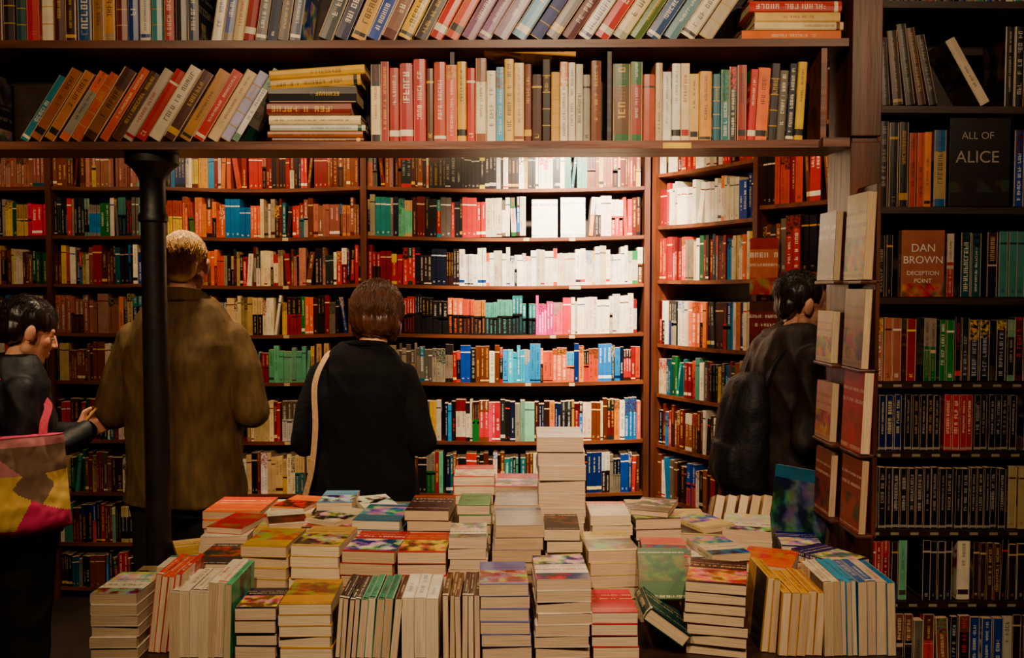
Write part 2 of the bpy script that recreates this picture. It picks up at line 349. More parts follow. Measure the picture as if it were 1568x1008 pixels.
# price labels on shelf edges
for k in (7, 6, 5, 4, 3):
    for x in (-.05+.13*k % .4, -1.2, .3):
        C.box(I4, x, x+.03, Y0-.0015, Y0, SH[k]-.03, SH[k]-.014, lin((200, 180, 140)), mi=3)
C.build('bookcase', [WOOD, WOODV, WOODD, BOOK]); B.build('shelved_books', [BOOK])

# ------------------------------------------------------------ angled corner bookcase
C = MB(); B = MB()
A0 = Vector((.74, 4.78, 0)); dr = Vector((.5086, -.861, 0))
S1 = [.06, .31, .56, .835, 1.10, 1.36, 1.69, 1.97, 2.237, 2.5, 2.74]
S2 = [.06, .40, .80, 1.15, 1.45, 1.72, 2.02, 2.35, 2.66]
a1 = [[(1, 'dkmix')], [(1, 'dkmix')], [(1, 'dkmix')], [(.15, 'dkmix'), (.5, 'brown'), (1, 'tealgrey')], [(1, 'mix')], [(.3, 'whitred'), (.5, 'orange'), (.7, 'dark'), (1, 'ltmix')], [(.3, 'red'), (.7, 'mix'), (1, 'ltmix')], [(.1, 'red'), (.8, 'white'), (1, 'blue')], [(1, 'bright')], [(1, 'mix')]]
a2 = [[(1, 'dkmix')]]*8; a2[6] = [(1, 'warm')]; a2[5] = [(1, 'dkmix')]; a2[4] = [(.4, 'ltmix'), (1, 'dkmix')]
for (s, L, SS, aa, hh) in ((.03, .68, S1, a1, .225), (.74, .95, S2, a2, .27)):
    o = A0+dr*s
    for k, z in enumerate(SS):
        shelfboard(C, frame((o.x, o.y, 0), dr), L, z, .25, .018, .004)
        if k < len(SS)-1:
            H = SS[k+1]-z-.03; fill(B, frame((o.x, o.y, z+.001), dr), L, aa[k], hr=(.75*H, min(.93*H, hh)), sag=.004, tr=(.014, .03) if L < .9 else (.018, .04))
for s in (0, .711, 1.691):
    F = frame((A0+dr*s), dr); C.box(F, 0.0005, .0285, -.015, .27, 0, 2.78, mi=1)
F = frame(A0, dr); C.box(F, 0, 1.7, .255, .27, .04, 2.76, mi=2)
C.build('corner_bookcase', [WOOD, WOODV, WOODD]); B.build('shelved_books', [BOOK])

# ------------------------------------------------------------ right bookcase
C = MB(); B = MB(); xr0, xr1, yr = 1.07, 2.3, 2.75
SR = [.08, .27, .47, .694, .915, 1.155, 1.367, 1.622, 1.893, 2.192, 2.50, 2.8]
F = frame((xr0, yr, 0), (1, 0, 0)); Lr = xr1-xr0
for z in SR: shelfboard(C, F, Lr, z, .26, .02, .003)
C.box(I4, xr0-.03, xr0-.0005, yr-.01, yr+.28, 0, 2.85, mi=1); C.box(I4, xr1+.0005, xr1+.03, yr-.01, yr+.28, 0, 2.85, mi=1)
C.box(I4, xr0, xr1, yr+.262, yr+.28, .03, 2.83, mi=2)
def rr(k, x): return frame((xr0+x, yr, SR[k]+.0005), (1, 0, 0))
def RF(k, x0, x1, pal, hr, tr=(.018, .03), **kw): fill(B, rr(k, x0), x1-x0, [(1, pal)], hr=hr, tr=tr, wr=(.12, .14), lod=1, **kw)
for k in (0, 1): RF(k, 0, Lr, 'ltmix', (.14, .155))
RF(2, 0, Lr, 'dkmix', (.16, .18), tr=(.02, .04))
RF(3, 0, .09, 'red', (.18, .185)); RF(3, .09, .15, 'tealgrey', (.18, .185)); RF(3, .15, .18, 'white', (.18, .185)); RF(3, .18, .29, 'black', (.18, .19)); RF(3, .29, .34, 'white', (.19, .2), (.035, .042)); RF(3, .34, Lr, 'dark', (.17, .19))
RF(4, 0, .44, 'black', (.185, .19), (.02, .024), styles=['foot']); RF(4, .44, .5, 'cream', (.19, .2)); RF(4, .5, Lr, 'dkmix', (.17, .19))
RF(5, 0, .04, 'dark', (.17, .172)); RF(5, .04, .12, 'blue', (.17, .172), (.02, .024), styles=['foot']); RF(5, .12, .24, 'black', (.17, .172), (.02, .022), styles=['foot']); RF(5, .24, .33, 'red', (.17, .172), (.02, .022), styles=['foot']); RF(5, .33, Lr, 'black', (.17, .172), (.02, .022), styles=['foot'])
RF(6, 0, .12, 'dustyp', (.19, .195)); RF(6, .12, .17, 'red', (.19, .195)); RF(6, .17, .22, 'grey', (.19, .195)); RF(6, .22, .27, 'green', (.18, .19)); RF(6, .27, Lr, 'dark', (.18, .2))
RF(7, 0, .095, 'black', (.18, .2)); RF(7, .235, .28, 'white', (.19, .2), (.02, .022)); RF(7, .28, .36, 'teal', (.19, .2), (.03, .035)); RF(7, .36, Lr, 'dkmix', (.19, .2), (.025, .04))
RF(8, 0, .12, 'black', (.24, .26), (.026, .03)); RF(8, .12, .19, 'orange', (.22, .225), (.021, .022), styles=['plain']); RF(8, .19, .232, 'cream', (.23, .235), (.036, .038)); RF(8, .43, Lr, 'blue', (.2, .25))
x = .03
for i, (t, h, c) in enumerate(((.026, .2, 'black'), (.03, .22, 'dark'), (.028, .24, 'black'), (.024, .23, 'brown'), (.026, .21, 'dark'))):
    cc, ii = pick(c); book(B, leanM(rr(9, 0), x, 0, t, rad(-4-i*2)), t, h, .14, cc, tuple(q*.5 for q in ii), 1); x += t/math.cos(rad(4+i*2))+.008
book(B, leanM(rr(9, 0), .33, 0, .03, rad(-30), .01), .03, .22, .14, lin((215, 200, 180)), lin((60, 50, 40)), 1)
RF(9, .40, Lr, 'black', (.22, .26), (.025, .04)); RF(10, 0, Lr, 'dkmix', (.2, .24))
for k in (4, 5, 6, 3): # white labels along shelf edge
    for i in range(16): C.box(I4, xr0+.02+i*.06, xr0+.045+i*.06, yr-.0015, yr, SR[k]-.016, SR[k]-.008, lin((150, 140, 120)), mi=3)
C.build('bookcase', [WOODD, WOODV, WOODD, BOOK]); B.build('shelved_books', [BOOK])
def textobj(s, size, M, col, parent):
    c = bpy.data.curves.new('lettering', 'FONT'); c.body = s; c.size = size; c.align_x = 'CENTER'; c.extrude = .0004
    o = bpy.data.objects.new('lettering', c); link(o, parent); o.matrix_world = M
    c.materials.append(surf('ink_'+s.lower(), col, col, bump=0)); return o
RX = Matrix.Rotation(rad(90), 4, 'X')
B = MB(); z = SR[7]+.001
faceout(B, frame((0, 0, 0), (1, 0, 0)), 1.17, z, .128, .2, .028, lin((196, 132, 110)), lin((235, 225, 215)), lin((150, 80, 70)), y=yr+.005, cz=[(0, .2, lin((140, 74, 62)), 2, lin((190, 135, 112))), (.2, 1, lin((166, 108, 92)), 0, lin(WH))])
fb = B.build('face_out_novel', [BOOK])
for s, sz, dz in (('DAN', .034, .135), ('BROWN', .032, .1), ('DECEPTION', .018, .065), ('POINT', .018, .042)):
    textobj(s, sz, Matrix.Translation((1.234, yr+.0035, z+dz)) @ RX, (225, 212, 200), fb)
B = MB(); z = SR[8]+.001
faceout(B, frame((0, 0, 0), (1, 0, 0)), 1.308, z, .18, .262, .02, lin((24, 18, 20)), lin((200, 190, 180)), lin((40, 30, 34)), y=yr+.005, cz=[(0, .16, lin((22, 17, 19)), 0, lin(WH)), (.16, .3, lin((60, 54, 50)), 2, lin((18, 14, 16))), (.3, 1, lin((20, 15, 17)), 0, lin(WH))])
fb = B.build('face_out_hardback', [BOOK])
for s, sz, dz in (('ALICE', .05, .13), ('ALL OF', .03, .2)):
    textobj(s, sz, Matrix.Translation((1.39, yr+.0035, z+dz)) @ RX, (150, 138, 124), fb)

# ------------------------------------------------------------ post with display rack
B = MB()
px0, px1, py0, py1 = .957, 1.03, 2.60, 2.78
B.box(I4, px0, px1, py0, py1, 0, 3.04)
B.box(I4, px0-.006, px1+.006, py0-.012, py0, 0, 2.06); B.box(I4, px0-.006, px1+.006, py0-.012, py0, 2.075, 3.04)
for z in (.98, 1.2, 1.43, 1.67):
    B.box(I4, px0-.04, px0, py0+.01, py1, z-.01, z); B.box(I4, px0-.024, px0+.03, py0-.15, py0-.012, z-.01, z)
B.box(I4, px0+.016, px0+.028, py0-.15, py0-.012, .97, 1.93)
post = B.build('wooden_post', [WOODV], bevel=.003)
B = MB(); fl = frame((px0-.006, 2.95, 0), (0, -1, 0)); ff = frame((.964, 2.585, 0), (.02, -1, 0))
def hang(F, x, z, w, h, cov, ink, c2, t=.02, y=-.03):
    cv, ik, d2 = lin(cov), lin(ink), lin(c2)
    faceout(B, F, x, z, w, h, t, cv, ik, d2, y=y, tilt=.04, cz=[(0, .1, cv, 1, ik), (.1, .5, d2, 2, cv), (.5, .56, cv, 0, ik), (.56, .7, cv, 1, ik), (.7, .84, cv, 1, ik), (.84, 1, cv, 0, ik)])
hang(ff, .0, 1.672, .14, .235, (186, 166, 110), (60, 70, 60), (84, 100, 70), .024)
hang(ff, .0, 1.432, .135, .215, (150, 120, 96), (60, 60, 80), (70, 60, 70))
hang(ff, .0, 1.202, .14, .22, (190, 20, 10), (240, 230, 210), (200, 60, 36), .026)
hang(ff, .0, .982, .135, .2, (140, 34, 14), (240, 230, 210), (66, 34, 28))
hang(fl, .18, 1.672, .14, .2, (90, 34, 28), (230, 200, 180), (54, 26, 26))
hang(fl, .18, 1.432, .13, .15, (205, 186, 150), (90, 60, 40), (150, 130, 104))
hang(fl, .18, 1.202, .13, .17, (190, 150, 128), (150, 40, 40), (170, 40, 30))
hang(fl, .18, .982, .13, .19, (130, 44, 26), (230, 210, 180), (60, 30, 24))
B.build('display_paperbacks', [BOOK])
B = MB()
for z, h, c, c2 in ((1.62, .25, (196, 126, 104), (160, 50, 40)), (1.37, .22, (120, 42, 32), (74, 50, 40)), (1.16, .19, (200, 44, 24), (220, 120, 40))):
    faceout(B, frame((1.055, 4.07, z), (.95, -.3, 0)), 0, 0, .12, h, .02, lin(c), lin((240, 225, 210)), lin(c2), tilt=.0, cz=[(0, .3, lin(c), 2, lin(c2)), (.3, .45, lin(c), 0, lin(WH)), (.45, .6, lin(c), 1, lin(WH)), (.6, .8, lin(c), 1, lin(WH)), (.8, 1, lin(c2), 0, lin(WH))])
B.build('display_paperbacks', [BOOK])

# ------------------------------------------------------------ overhead shelf unit
C = MB(); xa, xb, ya, yb = -2.9, .945, 2.6, 2.775
F = frame((xa, ya, 0), (1, 0, 0)); L = xb-xa
for z, th, sg in ((2.068, .022, .006), (2.35, .022, .006), (2.66, .026, 0)): shelfboard(C, F, L, z, .175, th, sg, n=24)
C.box(I4, xa, xb, yb, yb+.01, 2.05, 2.68, mi=1)
C.box(I4, xa-.03, xa, ya, yb+.01, 2.03, 2.7); C.box(I4, .872, .888, ya+.01, yb, 2.065, 2.33)
for x in (-.175, .27): C.box(I4, x, x+.012, ya+.02, yb, 2.065, 2.325, mi=1)
C.box(I4, .87, .945, ya-.02, ya+.0, 2.045, 2.07)
C.box(I4, .425, .505, ya-.0015, ya, 2.043, 2.059, lin((225, 190, 90)), mi=2)
C.build('overhead_bookshelf', [WOOD, WOODD, BOOK])
B = MB(); zb = 2.063; zt = 2.345
def fr(z): return frame((0, ya+.01, z), (1, 0, 0))
def put(z, x, spec, lean=0, hr=(.2, .22), hard=.5, y=0, xmax=9):
    """spec: list of (cov, ink, thickness)"""
    for cov, ink, t in spec:
        h = R.uniform(*hr); a = rad(lean if not callable(lean) else lean(x))
        if x+t > xmax: break
        hd = R.random() < hard
        book(B, leanM(fr(z), x, 0, t, a, R.uniform(0, .012)), t, h, R.uniform(.125, .145), lin(cov), lin(ink), 1, R.choice(['plain', 'art', 'band', 'label', 'plain']) if not hd else R.choice(['plain', 'leather', 'label', 'plain', 'blank']), anycol(), hard=hd)
        x += t/max(.4, math.cos(a))+.0012
    return x
w_, k_, g_ = (235, 222, 198), (25, 20, 20), (215, 170, 80)
put(zb, -2.88, [(pickc, w_, .03) for pickc in [(60,30,24),(30,34,50),(90,50,30),(24,22,22)]*12], 0, xmax=-1.6)
put(zb, -1.56, [((30,52,56),w_,.04),((28,30,34),w_,.03)], 0, (.2, .21))
put(zb, -1.40, [((50,120,134),w_,.024),((160,92,48),k_,.034),((190,122,66),k_,.03),((150,142,128),k_,.028),((205,84,28),w_,.03),((140,88,50),k_,.04),((215,76,20),w_,.024),((84,54,38),g_,.03),
     ((200,184,170),(180,30,30),.028),((190,28,22),w_,.03),((228,214,190),k_,.036),((78,38,30),g_,.034),((190,142,96),k_,.034),((200,24,30),w_,.032),((225,198,160),(120,50,30),.032),((190,186,215),(40,50,120),.028),((235,230,218),(40,60,110),.018)], lambda x: 33-3*(x+1.4), (.21, .235), .4)
xh = -.69; zz = zb
for cov, ink, t, wd in (((90,45,28),g_,.012,.26),((150,80,40),k_,.018,.27),((190,190,175),(40,80,60),.016,.27),((222,200,160),k_,.026,.26),((120,36,24),g_,.034,.24),((26,22,22),(200,170,100),.05,.25),((205,150,30),k_,.03,.255),((216,170,80),(120,60,20),.026,.27)):
    o = Vector((xh+wd+R.uniform(-.01, .01)+.0, ya+.015, zz))
    tilt = rad(4) if zz > zb+.15 else 0
    M = Matrix.Translation(o) @ Matrix.Rotation(-tilt, 4, 'Y') @ cols((0, 0, 1), (0, 1, 0), (-1, 0, 0), (0, 0, 0))
    book(B, M, t, wd, .145, lin(cov), lin(ink), 1, 'plain', hard=True); zz += t+.001
x = put(zb, -.40, [((228,208,165),(150,40,30),.028),((150,32,22),g_,.022),((160,40,26),w_,.028),((160,14,16),w_,.038),((180,20,18),w_,.036),((85,48,30),g_,.02),((180,54,26),w_,.034),((215,70,34),w_,.03)], 0, (.205, .24))
x = put(zb, -.155, [((215,160,50),k_,.026),((190,46,32),w_,.024),((232,218,182),k_,.03),((240,230,206),(60,60,60),.026),((96,170,205),w_,.022),((228,190,124),k_,.026),((238,200,140),(140,60,30),.028),((110,52,30),g_,.02),((60,28,22),g_,.028),((44,30,24),w_,.024),((210,166,108),k_,.024),((235,224,205),k_,.022),((225,210,188),k_,.02),((200,190,168),k_,.02),((150,142,128),k_,.02),((112,60,38),g_,.03)], 0, (.19, .235))
x = put(zb, .285, [((90,58,42),g_,.05),((150,46,28),w_,.034),((176,80,60),k_,.034),((205,176,142),k_,.02),((235,230,214),(40,100,60),.024),((240,232,215),k_,.024),((228,204,165),(160,40,30),.024),((222,184,126),k_,.026),((214,154,88),k_,.036),((40,92,110),w_,.022),((30,116,124),w_,.024),((34,42,44),w_,.02),((146,46,34),k_,.026)], 0, (.19, .23))
put(zb, x+.0, [((190,20,14),w_,.022),((230,100,18),k_,.036),((50,44,50),w_,.024),((96,90,80),w_,.024),((30,34,52),w_,.022),((220,184,100),k_,.024)], 3, (.2, .24), xmax=.855)
# a book lying on top of the upright ones
book(B, Matrix.Translation((.18, ya+.02, zb+.242)) @ Matrix.Rotation(rad(3.5), 4, 'Y') @ cols((0, 0, 1), (0, 1, 0), (-1, 0, 0), (0, 0, 0)), .026, .26, .14, lin((226, 170, 90)), lin((120, 60, 30)), 1, hard=True)
# upper tier
pt = [((30,50,76),w_),((185,148,100),k_),((110,96,84),w_),((86,52,32),g_),((44,34,30),g_),((46,70,72),w_),((185,20,16),w_),((230,214,190),(190,30,30)),((84,42,30),g_),((56,22,22),g_),((50,80,120),w_),((165,108,44),k_),((215,142,40),k_),((115,50,38),w_),((26,56,125),w_),((230,222,200),(40,60,140)),((80,142,142),w_),((185,34,42),w_),((44,32,32),g_)]
put(zt, -2.88, [(c, i, R.uniform(.026, .04)) for c, i in pt*5], 0, (.21, .25), xmax=-.86)
put(zt, -.85, [((230,222,200),(30,50,140),.03),((60,80,140),w_,.028),((214,190,150),(160,40,30),.03),((150,30,30),w_,.03),((40,36,50),w_,.03),((46,56,76),w_,.032),((40,34,34),g_,.03),((30,50,90),w_,.03)], 9, (.22, .25), xmax=-.57)
seq = [((50,56,62),w_),((24,28,70),w_),((205,162,104),k_),((32,66,150),w_),((130,98,84),w_),((225,180,50),k_),((54,42,40),g_),((200,52,40),w_),((220,115,100),k_),((145,108,135),w_),((150,118,145),w_),((140,108,138),w_),((80,152,195),w_),((28,48,116),w_),((54,28,28),g_),((92,20,40),w_),((236,224,205),(60,40,120)),((200,36,18),w_),((235,210,168),k_),((80,102,44),g_),((40,72,124),w_),((98,132,144),w_),((228,214,190),k_),((185,168,144),k_),((60,50,50),w_),((210,180,136),k_),((44,60,110),w_)]
put(zt, -.55, [(c, i, R.uniform(.035, .043)) for c, i in seq], lambda x: 22+12*min(1, (x+.55)/.6), (.23, .27), .5, xmax=.60)
zz = zt
for cov, ink, t, wd in (((226,108,30),w_,.03,.28),((235,210,165),(120,60,30),.022,.25),((228,192,135),(160,60,40),.026,.24),((190,28,22),w_,.03,.26),((54,28,24),g_,.03,.25)):
    M = cols((0, 0, 1), (0, 1, 0), (-1, 0, 0), (.943-R.uniform(0, .02), ya+.01, zz)); book(B, M, t, wd, .15, lin(cov), lin(ink), 1, hard=True); zz += t+.001
B.build('shelved_books', [BOOK])

# ------------------------------------------------------------ iron column
def lathe(name, prof, loc, mat, n=28, parent=None):
    B = MB(); P = lambda r, z, k: (loc[0]+r*math.cos(k*2*math.pi/n), loc[1]+r*math.sin(k*2*math.pi/n), loc[2]+z)
    for (r0, z0), (r1, z1) in zip(prof, prof[1:]):
        for k in range(n): B.quad([P(r0, z0, k), P(r0, z0, k+1), P(r1, z1, k+1), P(r1, z1, k)], (1, 1, 1))
    o = B.build(name, [mat], parent, smooth=True); m = o.modifiers.new('e', 'EDGE_SPLIT'); m.split_angle = rad(40); return o
lathe('iron_column', [(0, 0), (.07, 0), (.07, .03), (.055, .05), (.055, .1), (.042, .13), (.038, .2), (.036, 1.0), (.035, 1.78), (.035, 1.84), (.042, 1.845), (.042, 1.86), (.036, 1.87), (.036, 1.96), (.042, 1.975), (.055, 1.995), (.068, 2.005), (.075, 2.012), (.075, 2.038), (0, 2.038)], (-1.05, 2.69, 0), IRON)

# ------------------------------------------------------------ display table
TZ = .772
B = MB(); B.box(I4, -1.0, .93, 2.1, 3.05, TZ-.035, TZ)
B.box(I4, -.96, .9, 2.15, 2.17, TZ-.13, TZ-.036); B.box(I4, -.96, .9, 2.98, 3.0, TZ-.13, TZ-.036)
B.box(I4, -.96, -.94, 2.17, 2.98, TZ-.13, TZ-.036); B.box(I4, .88, .9, 2.17, 2.98, TZ-.13, TZ-.036)
for x in (-.96, .83):
    for y in (2.15, 2.93): B.box(I4, x, x+.07, y, y+.07, 0, TZ-.036)
B.box(I4, -.1, .3, 2.092, 2.0995, TZ-.12, TZ-.001, mi=1)
B.build('display_table', [WOODD, REDCLOTH], bevel=.003)

B = MB()
def stack(x0, x1, yf, zt, cov, ink=(30, 25, 25), c2=None, t=.026, rot=0, h=None, base=TZ+.0008, cz=None, loose=None):
    cov, ink = lin(cov), lin(ink); c2 = lin(c2) if c2 else anycol()
    w = x1-x0-.004; n = max(1, round((zt-base)/t)); t = (zt-base)/n-.0006; h = h or min(.2, w*1.5); z = base
    pg = lin(R.choice(PAGE)); cz = cz or cover_zones(cov, ink, c2)
    sty = R.choice(['plain', 'band', 'plain'])
    dr_ = R.uniform(-.004, .004)
    cx, cy = (x0+x1)/2, yf+h/2
    for i in range(n):
        top = i == n-1
        jx, jy, jr = R.uniform(-.003, .003)+dr_*i/3, R.uniform(0, .006), rot+rad(R.uniform(-1.8, 1.8))
        M = Matrix.Translation((cx+jx, cy+jy, z)) @ Matrix.Rotation(jr, 4, 'Z') @ cols((0, 0, 1), (1, 0, 0), (0, 1, 0), (-w/2, -h/2, 0))
        book(B, M, t, h, w, cov, ink, 1, sty, c2, page=pg, art=top, cz=cz)
        z += t+.0006
    if loose:   # one differently coloured book dropped askew on the pile
        lc, a, t2 = loose
        M = Matrix.Translation((cx+.012, cy+.01, z+.0006)) @ Matrix.Rotation(rad(a), 4, 'Z') @ cols((0, 0, 1), (1, 0, 0), (0, 1, 0), (-.055, -.085, 0))
        book(B, M, t2, .17, .11, lin(lc), ink, 1, 'plain', anycol(), page=pg)
def spineup(x0, x1, yf, ztop, groups, h=.18, lean=0):
    x = x0; w = ztop-TZ-.001; ng = len(groups)
    while x < x1-.01:
        cov, ink, t = groups[min(ng-1, int((x-x0)/(x1-x0)*ng))]
        a = rad(lean+R.uniform(-1, 1)); w_2 = w*R.uniform(.97, 1)
        M = Matrix.Translation((x, yf+R.uniform(0, .008), TZ+.001)) @ Matrix.Rotation(a, 4, 'Y') @ cols((1, 0, 0), (0, 0, -1), (0, 1, 0), (0, 0, w_2))
        if a > 0: M = Matrix.Translation((0, 0, t*math.sin(a))) @ M
        book(B, M, t, h, w_2, lin(cov), lin(ink), 1, 'plain', page=lin(R.choice(PAGE)), art=True); x += t/math.cos(a)+.0008
# front row
stack(-1.0, -.885, 2.125, .928, (215, 205, 185), (90, 60, 50), (180, 170, 150), .026)
spineup(-.875, -.815, 2.16, .965, [((215, 60, 14), w_, .014), ((190, 32, 12), w_, .012)], .17, 7)
spineup(-.81, -.73, 2.125, .935, [((222, 208, 184), k_, .022)], .18, 1)
spineup(-.728, -.66, 2.125, .955, [((226, 214, 188), (200, 50, 30), .022), ((90, 165, 125), k_, .016)], .19, 3)
stack(-.655, -.555, 2.125, .896, (28, 30, 52), (230, 200, 160), (150, 70, 36), .028)
stack(-.552, -.425, 2.125, .905, (190, 134, 20), (60, 30, 20), (110, 66, 16), .026)
spineup(-.42, -.262, 2.125, .918, [((40, 30, 30), w_, .012), ((86, 144, 120), k_, .018), ((70, 126, 106), k_, .02), ((70, 42, 30), w_, .018)], .18, 5)
spineup(-.26, -.165, 2.125, .922, [((232, 224, 206), (30, 80, 140), .028)], .18, 0)
spineup(-.163, -.078, 2.125, .926, [((94, 64, 44), (230, 210, 180), .014), ((66, 44, 40), (230, 210, 180), .014)], .18, 0)
stack(-.074, .047, 2.125, .952, (116, 116, 160), (120, 20, 20), (204, 170, 140), .03)
stack(.05, .183, 2.125, .964, (232, 218, 204), (200, 30, 70), (70, 70, 100), .028, rot=rad(2))
stack(.187, .3, 2.125, .884, (190, 18, 30), (240, 200, 190), (220, 80, 96), .028)
M = Matrix.Translation((.31, 2.14, TZ+.092)) @ Matrix.Rotation(rad(36), 4, 'Y') @ cols((0, 0, 1), (1, 0, 0), (0, 1, 0), (0, 0, 0))
book(B, M, .035, .17, .12, lin((22, 50, 50)), lin((225, 210, 170)), 1, 'plain', hard=True, cov2=lin((30, 70, 64)))
book(B, Matrix.Translation((.325, 2.31, TZ+.075)) @ Matrix.Rotation(rad(60), 4, 'X') @ cols((0, 0, 1), (1, 0, 0), (0, 1, 0), (0, 0, 0)), .03, .13, .12, lin((40, 80, 26)), lin(w_), 1, cov2=lin((90, 110, 50)))
stack(.435, .58, 2.135, .95, (50, 22, 20), (230, 190, 150), (190, 64, 34), .024, rot=rad(-14), h=.19)
spineup(.60, .63, 2.16, .955, [((200, 158, 96), k_, .016)], .17, 4)
spineup(.635, .74, 2.14, .93, [((216, 162, 86), k_, .02), ((200, 142, 70), (120, 40, 30), .02)], .18, 3)
spineup(.745, .925, 2.14, .955, [((220, 202, 176), k_, .02), ((70, 150, 188), k_, .012), ((32, 86, 148), w_, .022), ((204, 184, 164), (160, 40, 40), .024), ((76, 124, 168), k_, .02)], .18, -2)
# second row
yb2 = 2.355
stack(-1.0, -.93, yb2-.02, .90, (150, 130, 100), k_, None, .02); stack(-.925, -.85, yb2-.01, .925, (224, 214, 194), (150, 30, 30), None, .025)
stack(-.84, -.71, yb2, .93, (60, 50, 50), w_, (170, 96, 44), .026)
stack(-.705, -.58, yb2, .977, (194, 158, 90), (90, 50, 30), (180, 126, 64), .03, rot=rad(-3))
stack(-.578, -.445, yb2, .978, (204, 168, 112), (60, 60, 60), (218, 190, 140), .03, rot=rad(-5))
stack(-.443, -.30, yb2-.005, .965, (180, 30, 28), (240, 230, 220), (36, 64, 110), .03, rot=rad(-4), h=.2)
stack(-.296, -.166, yb2, .962, (190, 16, 8), (240, 210, 120), (120, 20, 20), .03)
stack(-.163, -.06, yb2, 1.0, (222, 208, 182), (40, 40, 40), (160, 142, 110), .03, h=.15)
stack(-.057, .075, yb2, 1.032, (160, 146, 132), (60, 50, 76), (80, 80, 90), .032)
stack(.078, .175, yb2, 1.022, (42, 36, 36), (220, 210, 190), (104, 80, 66), .03, h=.16)
stack(.195, .335, yb2, .965, (208, 186, 128), (80, 60, 40), (150, 148, 94), .03, rot=rad(7), h=.19)
stack(.355, .48, yb2+.02, .945, (224, 140, 130), (170, 20, 40), (50, 116, 130), .026, rot=rad(-4))
stack(.485, .61, yb2+.02, .93, (230, 222, 202), (30, 30, 30), (190, 186, 168), .03, rot=rad(-10), h=.15, loose=((216, 200, 168), 12, .02))
stack(.63, .77, yb2, .925, (222, 92, 20), (60, 30, 20), (200, 140, 110), .026, rot=rad(-22), h=.17)
stack(.79, .91, yb2, .915, (52, 90, 160), w_, (216, 194, 164), .02, rot=rad(-16), h=.18, loose=((50, 40, 84), 30, .014))
# third row
y3 = 2.585
stack(-.99, -.9, y3, .87, (110, 90, 70), w_, None, .022, h=.13, loose=((190, 154, 100), 25, .02))
stack(-.895, -.757, y3, .94, (226, 214, 192), (190, 30, 30), (200, 36, 24), .028, loose=((190, 26, 16), -12, .018))
stack(-.754, -.612, y3, .955, (208, 178, 116), (120, 50, 30), (222, 200, 166), .028, rot=rad(3), loose=((230, 218, 194), 18, .014))
stack(-.608, -.447, y3, .965, (50, 26, 26), w_, (190, 40, 18), .028, h=.19, loose=((216, 200, 170), -28, .012))
stack(-.443, -.3, y3, .984, (86, 116, 136), k_, (184, 190, 196), .028, rot=rad(-5))
stack(-.296, -.165, y3, 1.015, (58, 34, 34), (230, 210, 190), (150, 66, 34), .03, rot=rad(-3))
stack(-.162, -.065, y3, 1.03, (10, 128, 50), (240, 240, 220), (10, 92, 36), .03, h=.15)
stack(-.062, .072, y3, 1.03, (170, 154, 138), (60, 50, 50), None, .03)
stack(.076, .214, y3, 1.225, (222, 210, 192), (130, 130, 140), (204, 192, 178), .042)
stack(.22, .34, y3, 1.0, (230, 212, 184), (200, 20, 20), (222, 86, 50), .03)
stack(.344, .48, y3, .99, (66, 54, 34), w_, (176, 146, 84), .03, rot=rad(6), loose=((78, 66, 42), -20, .016))
stack(.484, .62, y3, .945, (200, 176, 128), (60, 60, 60), (104, 90, 66), .025, rot=rad(-8), loose=((224, 202, 148), 25, .016))
stack(.625, .765, y3, .955, (230, 218, 196), (40, 40, 40), (218, 204, 182), .03, rot=rad(-15))
stack(.78, .90, y3, .91, (42, 42, 104), w_, (176, 136, 180), .024, rot=rad(-10), h=.16)
# back row
y4 = 2.81
stack(-.96, -.775, y4, .955, (236, 94, 8), (250, 240, 220), (226, 60, 14), .028, h=.2)
stack(-.77, -.62, y4, .95, (230, 212, 180), (190, 40, 20), (228, 110, 20), .028, h=.19, loose=((226, 106, 20), -15, .012))
stack(-.615, -.5, y4, .985, (130, 164, 196), (40, 50, 90), (220, 220, 226), .028)
stack(-.495, -.4, y4, .94, (218, 194, 144), k_, None, .026, loose=((236, 228, 210), 22, .03)); stack(-.395, -.3, y4, .955, (74, 112, 148), w_, None, .026)
stack(-.188, -.058, y4, 1.065, (214, 44, 24), (245, 235, 225), (222, 180, 160), .03)
stack(-.054, .088, y4, 1.035, (218, 50, 50), (245, 225, 220), (176, 116, 116), .03)
stack(.23, .36, y4, .93, (180, 166, 140), k_, None, .03); stack(.37, .5, y4, .95, (200, 176, 126), k_, None, .03); stack(.51, .61, y4, .93, (220, 194, 144), k_, (200, 40, 30), .03)
for i in range(5): # fan of standing paperbacks
    t = .026; M = Matrix.Translation((.60+i*.038, y4+.015, TZ+.012)) @ Matrix.Rotation(rad(-18), 4, 'X') @ Matrix.Rotation(rad(14), 4, 'Y') @ cols((1, 0, 0), (0, 0, -1), (0, 1, 0), (0, 0, .225))
    book(B, M, t, .1, .225, lin((222, 192, 142)), lin((130, 60, 40)), 1)
B.build('stacked_paperbacks', [BOOK])
# large picture book
B = MB(); M0 = Matrix.Translation((.80, 2.86, TZ+.002)) @ Matrix.Rotation(rad(-52), 4, 'Z') @ Matrix.Rotation(rad(-9), 4, 'X')
faceout(B, M0, 0, 0, .2, .32, .022, lin((50, 88, 112)), lin((20, 30, 40)), cz=[(0, .08, lin((50, 88, 112)), 0, lin(w_)), (.08, .88, lin((22, 34, 46)), 2, lin((84, 116, 116))), (.88, 1, lin((50, 88, 112)), 0, lin(w_))])
B.build('picture_book', [BOOK])

